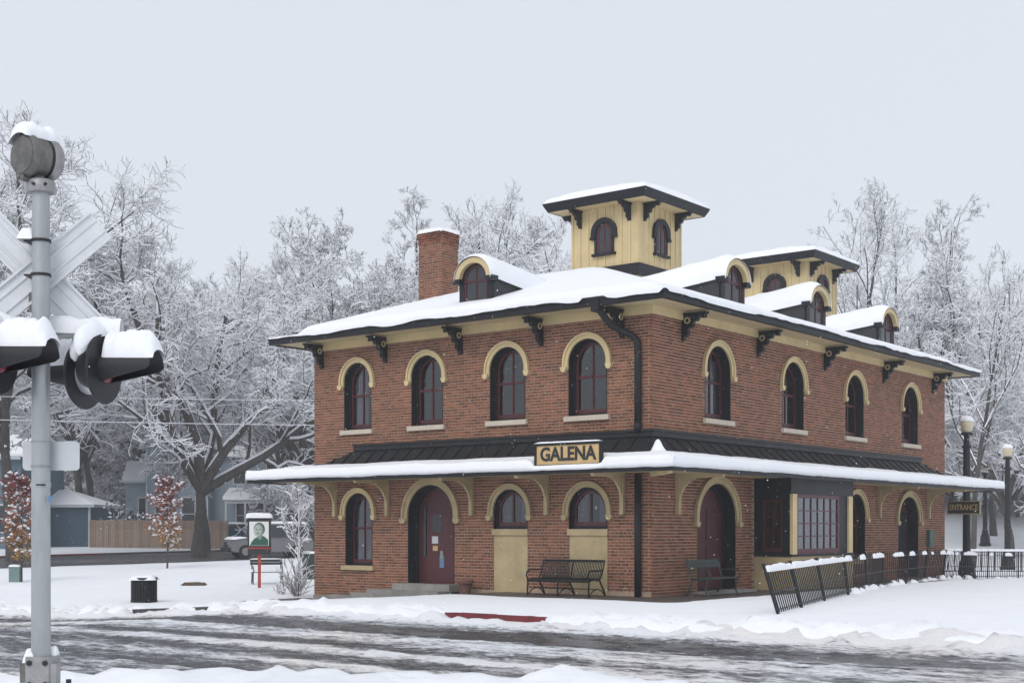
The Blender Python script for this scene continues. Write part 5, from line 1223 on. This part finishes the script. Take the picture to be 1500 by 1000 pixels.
def tree_mesh(name, segs, lo, hi, sn=1., sides=6):
    """tubes for the boughs, snow caps on whatever is not upright; finest twigs are three-sided with snow above"""
    s = segs[(segs[:, 8] >= lo) & (segs[:, 8] <= hi)]
    p0, p1 = s[:, :3], s[:, 3:6]; r0, r1 = s[:, 6], s[:, 7]; d = p1 - p0; L_ = np.linalg.norm(d, axis=1, keepdims=True); d = d / L_
    Z = np.array([0, 0, 1.]); sd = np.cross(d, Z); ln = np.linalg.norm(sd, axis=1, keepdims=True); bad = ln[:, 0] < .08
    sd = np.where(bad[:, None], np.array([1., .3, 0]), sd / np.maximum(ln, 1e-6)); sd /= np.linalg.norm(sd, axis=1, keepdims=True); upv = np.cross(sd, d)
    hor = np.sqrt(np.clip(1 - d[:, 2] ** 2, 0, 1))
    V = []; Q = []; MI = []; base = 0
    def emit(P0, P1, ring, mats_):
        nonlocal base
        n = len(P0); k = len(ring)
        a = np.stack([P0 + sdm * x0[:, None] + upm * y0[:, None] for (sdm, upm, x0, y0, _, _) in ring], 1); b = np.stack([P1 + sdm * x1[:, None] + upm * y1[:, None] for (sdm, upm, _, _, x1, y1) in ring], 1)
        v = np.concatenate([a, b], 1).reshape(-1, 3); idx = base + np.arange(n)[:, None] * 2 * k
        for j in range(k):
            j2 = (j + 1) % k; Q.append(np.concatenate([idx + j, idx + j2, idx + k + j2, idx + k + j], 1)); MI.append(np.full(n, mats_[j]))
        V.append(v); base += len(v)
    big = r0 > .032
    if big.any():
        S, U = sd[big], upv[big]; a, b = r0[big], r1[big]
        ring = [(S, U, a * math.cos(2 * math.pi * j / sides), a * math.sin(2 * math.pi * j / sides), b * math.cos(2 * math.pi * j / sides), b * math.sin(2 * math.pi * j / sides)) for j in range(sides)]
        emit(p0[big], p1[big], ring, [0] * sides)
        c = big & (hor > .38)
        if c.any():
            S, U = sd[c], upv[c]; a, b = r0[c], r1[c]; h = sn * (.035 + .06 * hor[c])
            w0 = np.minimum(a * .92, .10) ; w1 = np.minimum(b * .92, .10)
            ring = [(S, U, w0, a * .45, w1, b * .45), (S, U, w0 * .5, a * .9 + h, w1 * .5, b * .9 + h), (S, U, -w0 * .5, a * .9 + h, -w1 * .5, b * .9 + h), (S, U, -w0, a * .45, -w1, b * .45)]
            emit(p0[c], p1[c], ring, [1, 1, 1, 1])
    sm = ~big
    if sm.any():
        S, U = sd[sm], upv[sm]; a, b = r0[sm], r1[sm]; h = sn * (.012 + .024 * hor[sm]); w0 = a + .0045 * sn; w1 = b + .004 * sn
        ring = [(S, U, w0, -a * .2, w1, -b * .2), (S, U, a * 0, a + h, b * 0, b + h), (S, U, -w0, -a * .2, -w1, -b * .2), (S, U, a * 0, -a * 1.3, b * 0, -b * 1.3)]
        emit(p0[sm], p1[sm], ring, [1, 1, 0, 0])
    return raw(name, np.concatenate(V), np.concatenate(Q), ['bark', 'twig_snow'] if lo == 0 else ['twig', 'twig_snow'], smooth=False, mi=np.concatenate(MI), only_mesh=True)
def make_kind(sn=1., split=2, **k):
    s = grow(**k); return tree_mesh('trunk', s, 0, split, sn, 7), tree_mesh('crown', s, split + 1, 9, sn)
K = {}
K['oak'] = make_kind(seed=4, H_=19.5, trunk_r=.52, fork=.24, limbs=7, spread=.80, levels=5, kids=6, up=.03, ratio=.60, limb_len=.56, wig=.3, sn=1.25)
K['elm'] = make_kind(seed=21, H_=20, trunk_r=.45, fork=.34, limbs=6, spread=.62, levels=5, kids=6, up=.05, ratio=.60, limb_len=.52, wig=.28, sn=1.25)
K['ash'] = make_kind(seed=35, H_=20, trunk_r=.30, fork=.30, limbs=11, spread=.66, levels=5, kids=5, up=.045, ratio=.58, lead=True, limb_len=.40, wig=.25, sn=1.2)
K['ash2'] = make_kind(seed=58, H_=20, trunk_r=.26, fork=.28, limbs=12, spread=.50, levels=5, kids=5, up=.07, ratio=.56, lead=True, limb_len=.38, wig=.25, sn=1.1)
K['slim'] = make_kind(seed=77, H_=20, trunk_r=.20, fork=.28, limbs=12, spread=.46, levels=4, kids=5, up=.06, ratio=.54, lead=True, limb_len=.42, wig=.24, sn=.9)
K['thicket'] = make_kind(seed=90, H_=8, trunk_r=.13, fork=.10, limbs=9, spread=.75, levels=4, kids=9, up=.03, ratio=.52, limb_len=.66, wig=.34, sn=1.5, split=1)
NT = [0]
def tree(kind, px, D, H_, rz, label, group='snow-laden bare trees', base=20., name='bare_tree', tilt=(0, 0)):
    x, y = cw(px, D); b = {'oak': 19.5, 'thicket': 8.}.get(kind, 20.); s = H_ / b
    t = empty(name, (x, y, gzf(x, y)), R(rz), label, 'tree', group, rx=tilt[0], ry=tilt[1]); t.scale = (s, s, s)
    link('trunk', K[kind][0], t); link('crown', K[kind][1], t); return t
tree('oak', 291, 74, 18.5, 318, 'large spreading bare tree with a thick trunk at the end of the board fence')
tree('elm', 20, 66, 20.0, 40, 'tall bare tree with wide snowy boughs behind the crossing signal', tilt=(0, R(-7)))
tree('elm', 120, 96, 19, 200, 'bare tree with a dark trunk behind the blue garage roof')
tree('ash', 138, 97, 20, 90, 'slimmer bare tree growing close beside the trunk behind the blue garage')
tree('ash', 305, 81, 13, 10, 'slender dark-trunked bare tree close behind the large spreading tree')
for kd, px, D, H_, rz, lb in (('elm', 455, 88, 17.5, 120, 'bare tree spreading snowy limbs over the low end of the depot roof'), ('ash', 528, 96, 23.5, 30, 'upright bare tree with a straight dark stem, second in height behind the depot roof slope'), ('ash2', 582, 94, 24, 210, 'tallest bare tree behind the depot, standing before the chimney is reached'), ('elm', 690, 98, 22, 300, 'bare tree rising straight behind the roof dormer beside the chimney'), ('oak', 745, 92, 21, 70, 'broad bare tree with forked limbs between the chimney and the front cupola'), ('ash', 640, 104, 24, 140, 'bare tree directly behind the brick chimney'), ('elm', 820, 108, 21, 20, 'bare tree tucked against the front cupola wall'), ('oak', 430, 98, 19, 210, 'broad snowy tree behind the porch of the clapboard house'), ('elm', 560, 88, 16, 80, 'shorter snowy tree just above the depot eave on the chimney side'), ('ash', 385, 100, 20, 300, 'snowy tree rising over the porch roof of the clapboard house'), ('elm', 215, 103, 20, 100, 'snowy tree at the low wing of the clapboard house'), ('ash2', 75, 98, 21, 40, 'snowy tree behind the pole of the crossing signal'), ('oak', 165, 112, 21, 300, 'broad snowy tree between the blue garage and the clapboard house'), ('elm', 335, 112, 20, 10, 'snowy tree straight behind the clapboard house'), ('ash', 880, 112, 20, 60, 'bare tree hidden behind the front cupola')):
    tree(kd, px, D, H_, rz, lb, 'trees behind the depot' if px > 400 else 'trees behind the houses')
for kd, px, D, H_, rz, lb in (('slim', 1243, 88, 23.0, 10, 'tall slim bare tree rising beside the rear cupola'), ('slim', 1312, 98, 23.0, 140, 'slim pale tree between the taller trees past the rear cupola'), ('ash2', 1352, 84, 21.5, 250, 'tall bare tree with an upright trunk rising over the end of the depot roof'), ('slim', 1425, 76, 18.3, 80, 'leaning slender bare tree beyond the depot eave corner')):
    tree(kd, px, D, H_, rz, lb, 'tall slim trees beyond the depot')
for i, (px, D, H_, rz) in enumerate(((1395, 102, 12, 0), (1420, 108, 13, 60), (1455, 98, 11, 130), (1490, 96, 11, 200), (1520, 100, 13, 270), (1475, 106, 14, 330), (1400, 112, 15, 100), (1440, 114, 15, 170), (1535, 92, 12, 20), (1345, 100, 13, 45), (1290, 104, 13, 95), (1370, 108, 15, 200))):
    tree('thicket', px, D, H_, rz, 'low spreading tree thick with snow beyond the platform lamps', 'snowy thicket beyond the platform', name='thicket_tree')
for px, D, H_, k, lb in ((1456, 88, 12, 'elm', 'dark-trunked bare tree on the snowy slope close behind the small far lamp post'), (1479, 79, 13, 'oak', 'stout dark-trunked tree right behind the globe lamp post on the snowy slope')): tree(k, px, D, H_, 33 * px, lb, 'trees on the platform slope')
for px, D, H_, rz in ((150, 112, 9, 90), (165, 108, 8, 200), (255, 116, 11, 130), (50, 108, 10, 20), (460, 112, 10, 310)):
    tree('thicket', px, D, H_, rz, 'snow-filled understorey tree among the houses', 'understorey trees by the houses', name='understorey_tree')
# far wood on the hillside: one mass
pts = []
rw = random.Random(12)
for i in range(150):
    px = rw.uniform(-150, 1650); D = rw.uniform(108, 175); x, y = cw(px, D); pts.append((x, y, gzf(x, y) - .3))
me = bpy.data.meshes.new('far_woods'); me.from_pydata(pts, [], []); fw = link('far_woods', me); tag(fw, 'distant snow-covered wood on the hillside', 'woods', kind='stuff')
ng = bpy.data.node_groups.new('wood_scatter', 'GeometryNodeTree'); ng.interface.new_socket('Geometry', in_out='INPUT', socket_type='NodeSocketGeometry'); ng.interface.new_socket('Geometry', in_out='OUTPUT', socket_type='NodeSocketGeometry')
N = ng.nodes; gi = N.new('NodeGroupInput'); go = N.new('NodeGroupOutput'); iop = N.new('GeometryNodeInstanceOnPoints'); jn = N.new('GeometryNodeJoinGeometry')
srcs = {}
for o in bpy.data.objects:
    if o.type == 'MESH' and o.name.split('.')[0] in ('trunk', 'crown'):
        for kd in ('elm', 'ash', 'ash2', 'oak'):
            for w in (0, 1):
                if o.data == K[kd][w] and (kd, w) not in srcs: srcs[(kd, w)] = o
for kd in ('elm', 'ash', 'ash2', 'oak'):
    j2 = N.new('GeometryNodeJoinGeometry')
    for w in (0, 1): oi = N.new('GeometryNodeObjectInfo'); oi.inputs[0].default_value = srcs[(kd, w)]; oi.transform_space = 'ORIGINAL'; ng.links.new(oi.outputs['Geometry'], j2.inputs[0])
    g2 = N.new('GeometryNodeGeometryToInstance'); ng.links.new(j2.outputs[0], g2.inputs[0]); ng.links.new(g2.outputs[0], jn.inputs[0])
ng.links.new(jn.outputs[0], iop.inputs['Instance']); iop.inputs['Pick Instance'].default_value = True
r1 = N.new('FunctionNodeRandomValue'); r1.data_type = 'INT'; r1.inputs[4].default_value = 0; r1.inputs[5].default_value = 3; ng.links.new(r1.outputs[2], iop.inputs['Instance Index'])
r2 = N.new('FunctionNodeRandomValue'); r2.data_type = 'FLOAT_VECTOR'; r2.inputs[0].default_value = (-.05, -.05, 0); r2.inputs[1].default_value = (.05, .05, 6.28); ng.links.new(r2.outputs[0], iop.inputs['Rotation'])
r3 = N.new('FunctionNodeRandomValue'); r3.inputs[2].default_value = .62; r3.inputs[3].default_value = .95; r3.inputs['Seed'].default_value = 4; ng.links.new(r3.outputs[1], iop.inputs['Scale'])
ng.links.new(gi.outputs[0], iop.inputs['Points']); ng.links.new(iop.outputs[0], go.inputs[0])
md = fw.modifiers.new('scatter', 'NODES'); md.node_group = ng
# ---------------------------------------------------------------- maples still in leaf, young white tree, bare shrub
def maple(px, D, H_, label, seed):
    x, y = cw(px, D); z0 = gzf(x, y); rnd = random.Random(seed); t = empty('maple_sapling', (x, y, z0), YAW, label, 'tree', 'maple saplings in autumn leaf'); s = H_ / 4.6; t.scale = (s, s, s)
    segs = []
    mb = MB(); mb.tube([(0, 0, -.1), (.02, 0, .9), (0, .02, 2.4), (.03, 0, 4.0)], [.05, .042, .028, .01], 7)
    tips = []
    for i in range(34):
        h = .85 + 3.3 * (i / 34); az = i * 2.4; ln = (.95 * (1 - ((h - 1.5) / 3.2) ** 2 * .88) if h > 1.5 else .6 + .5 * (h - .85)) * rnd.uniform(.5, 1.25); a = Vector((0, 0, h)); b = a + Vector((math.cos(az) * ln, math.sin(az) * ln, ln * rnd.uniform(.45, 1.0))); mb.tube([a, a.lerp(b, .5) - Vector((0, 0, .03)), b], [.014, .010, .005], 4)
        tips += [a.lerp(b, f) for f in np.linspace(.3, 1.02, 9)]
    tr = mb.build('trunk', 'bark', t)
    L_ = MB(); S = MB()
    for p in tips:
        for _ in range(5 if p.z < 3.4 else 8):
            c = p + Vector((rnd.gauss(0, .10), rnd.gauss(0, .10), rnd.gauss(-.02, .10))); n1 = Vector((rnd.gauss(0, 1), rnd.gauss(0, 1), rnd.gauss(0, 1))).normalized(); a = n1.orthogonal().normalized(); b = n1.cross(a); r = rnd.uniform(.04, .075)
            L_.add([c - a * r, c + b * r * .8, c + a * r, c - b * r * .8], [(0, 1, 2, 3)])
        for _ in range(rnd.choice((0, 1, 1, 2, 2))):
            c = p + Vector((rnd.gauss(0, .10), rnd.gauss(0, .10), .05)); r = rnd.uniform(.045, .10)
            S.add([c + Vector((r, 0, 0)), c + Vector((0, r, 0)), c + Vector((-r, 0, 0)), c + Vector((0, -r, 0)), c + Vector((0, 0, r * .75)), c - Vector((0, 0, r * .3))], [(0, 1, 4), (1, 2, 4), (2, 3, 4), (3, 0, 4), (1, 0, 5), (2, 1, 5), (3, 2, 5), (0, 3, 5)])
    cr_ = L_.build('crown', 'maple_leaf', t); S.build('crown_snow', 'twig_snow', cr_, True, kind='stuff')
    return t
maple(245, 60, 4.35, 'young maple with red and amber leaves under snow in front of the board fence', 5)
maple(31, 50, 4.3, 'young maple with dusky red leaves standing beside the utility cabinet', 8)
x_, y_ = cw(440, 45); s_ = grow(seed=6, H_=4.0, trunk_r=.045, fork=.22, limbs=10, spread=.34, levels=3, kids=4, up=.10, ratio=.5, lead=True, limb_len=.42, wig=.3)
yt = empty('young_tree', (x_, y_, gzf(x_, y_)), 0, 'slim young tree plastered with snow beside the depot corner', 'tree'); link('trunk', tree_mesh('trunk', s_, 0, 1, .4), yt); link('crown', tree_mesh('crown', s_, 2, 9, .8), yt)
mbS = MB(); rnd = random.Random(2)
for s in s_[s_[:, 8] >= 2]:
    if rnd.random() < .55:
        c = Vector(s[3:6]); r = rnd.uniform(.02, .055); mbS.add([c + Vector((r, 0, 0)), c + Vector((0, r, 0)), c + Vector((-r, 0, 0)), c + Vector((0, -r, 0)), c + Vector((0, 0, r)), c - Vector((0, 0, r * .4))], [(0, 1, 4), (1, 2, 4), (2, 3, 4), (3, 0, 4), (1, 0, 5), (2, 1, 5), (3, 2, 5), (0, 3, 5)])
mbS.build('crown_snow', 'twig_snow', yt, True, kind='stuff')
for px, D, sd_, lb in ((436, 42, 3, 'bare snowy shrub fanning out at the foot of the young tree'), (412, 43.5, 5, 'small bare shrub poking through the snow near the signboard')):
    x_, y_ = cw(px, D); s_ = grow(seed=sd_, H_=1.5 if px > 420 else .8, trunk_r=.02, fork=.05, limbs=22 if px > 420 else 10, spread=.42, levels=2, kids=4, up=.03, ratio=.5, limb_len=.85, wig=.22)
    sb = empty('shrub', (x_, y_, gzf(x_, y_)), 0, lb, 'shrub'); link('stems', tree_mesh('stems', s_, 0, 9, .45), sb)
for px, D, w in ((195, 87.5, .9), (172, 88, 1.1), (215, 88, .8), (184, 87.6, .6)):
    x_, y_ = cw(px, D); rnd = random.Random(px); b = empty('evergreen_bush', (x_, y_, gzf(x_, y_)), 0, 'dark evergreen bush dusted with snow behind the board fence', 'bush', 'bushes behind the board fence'); L_ = MB(); S = MB()
    for _ in range(420):
        v = Vector((rnd.gauss(0, .42), rnd.gauss(0, .42), abs(rnd.gauss(0, .5)) + .3)) ; c = Vector((v.x * w, v.y * w, .6 + v.z * w * 1.3)); n1 = Vector((rnd.gauss(0, 1), rnd.gauss(0, 1), rnd.gauss(0, 1))).normalized(); a = n1.orthogonal().normalized(); bb = n1.cross(a); r = rnd.uniform(.06, .13)
        (S if rnd.random() < .32 else L_).add([c - a * r, c + bb * r * .7, c + a * r, c - bb * r * .7], [(0, 1, 2, 3)])
    L_.build('foliage', 'print_dark', b); S.build('snow', 'twig_snow', b)
# ---------------------------------------------------------------- falling snow and the misty air
nf = 5200; rg = np.random.default_rng(3)
D_ = 9 + 30 * rg.random(nf) ** .75; Lt = (rg.random(nf) - .5) * 1.1 * .75 * D_; zz_ = rg.random(nf) * (1.2 + .40 * D_) + .05
fx = CAMX + Lt * CY - D_ * SY; fy = CAMY + Lt * SY + D_ * CY; keep = ~((fx < .3) & (fy > -.3)) & (zz_ > .25); c = np.stack([fx, fy, zz_], -1)[keep]; r = (.0028 + .003 * rg.random(len(c)))[:, None]
off = np.array([(1, 0, 0), (0, 1, 0), (-1, 0, 0), (0, -1, 0), (0, 0, 1.0), (0, 0, -1.0)])
v = (c[:, None, :] + r[:, :, None] * off[None]).reshape(-1, 3); tri = np.array([(0, 1, 4), (1, 2, 4), (2, 3, 4), (3, 0, 4), (1, 0, 5), (2, 1, 5), (3, 2, 5), (0, 3, 5)])
q = (np.arange(len(c))[:, None, None] * 6 + tri[None]).reshape(-1, 3)
tag(raw('falling_snow', v, q, 'flake', smooth=False), 'loose snowflakes drifting down in front of the depot', 'snowflakes', kind='stuff')
mb = MB(); mb.box(-300, 190, -90, 300, -3, 52); hz_ = mb.build('haze', 'snow'); hz_.data.materials.clear()
m = bpy.data.materials.new('haze'); m.use_nodes = True; t = m.node_tree; t.nodes.clear(); oo = t.nodes.new('ShaderNodeOutputMaterial'); pv = t.nodes.new('ShaderNodeVolumePrincipled')
pv.inputs['Color'].default_value = (.93, .95, .98, 1); pv.inputs['Density'].default_value = .0008; pv.inputs['Anisotropy'].default_value = 0.
t.links.new(pv.outputs[0], oo.inputs['Volume']); hz_.data.materials.append(m); tag(hz_, 'pale snowy haze in the air', 'haze', kind='stuff')
0 and print('SEGS', {k: (len(v[0].polygons), len(v[1].polygons)) for k, v in K.items()})
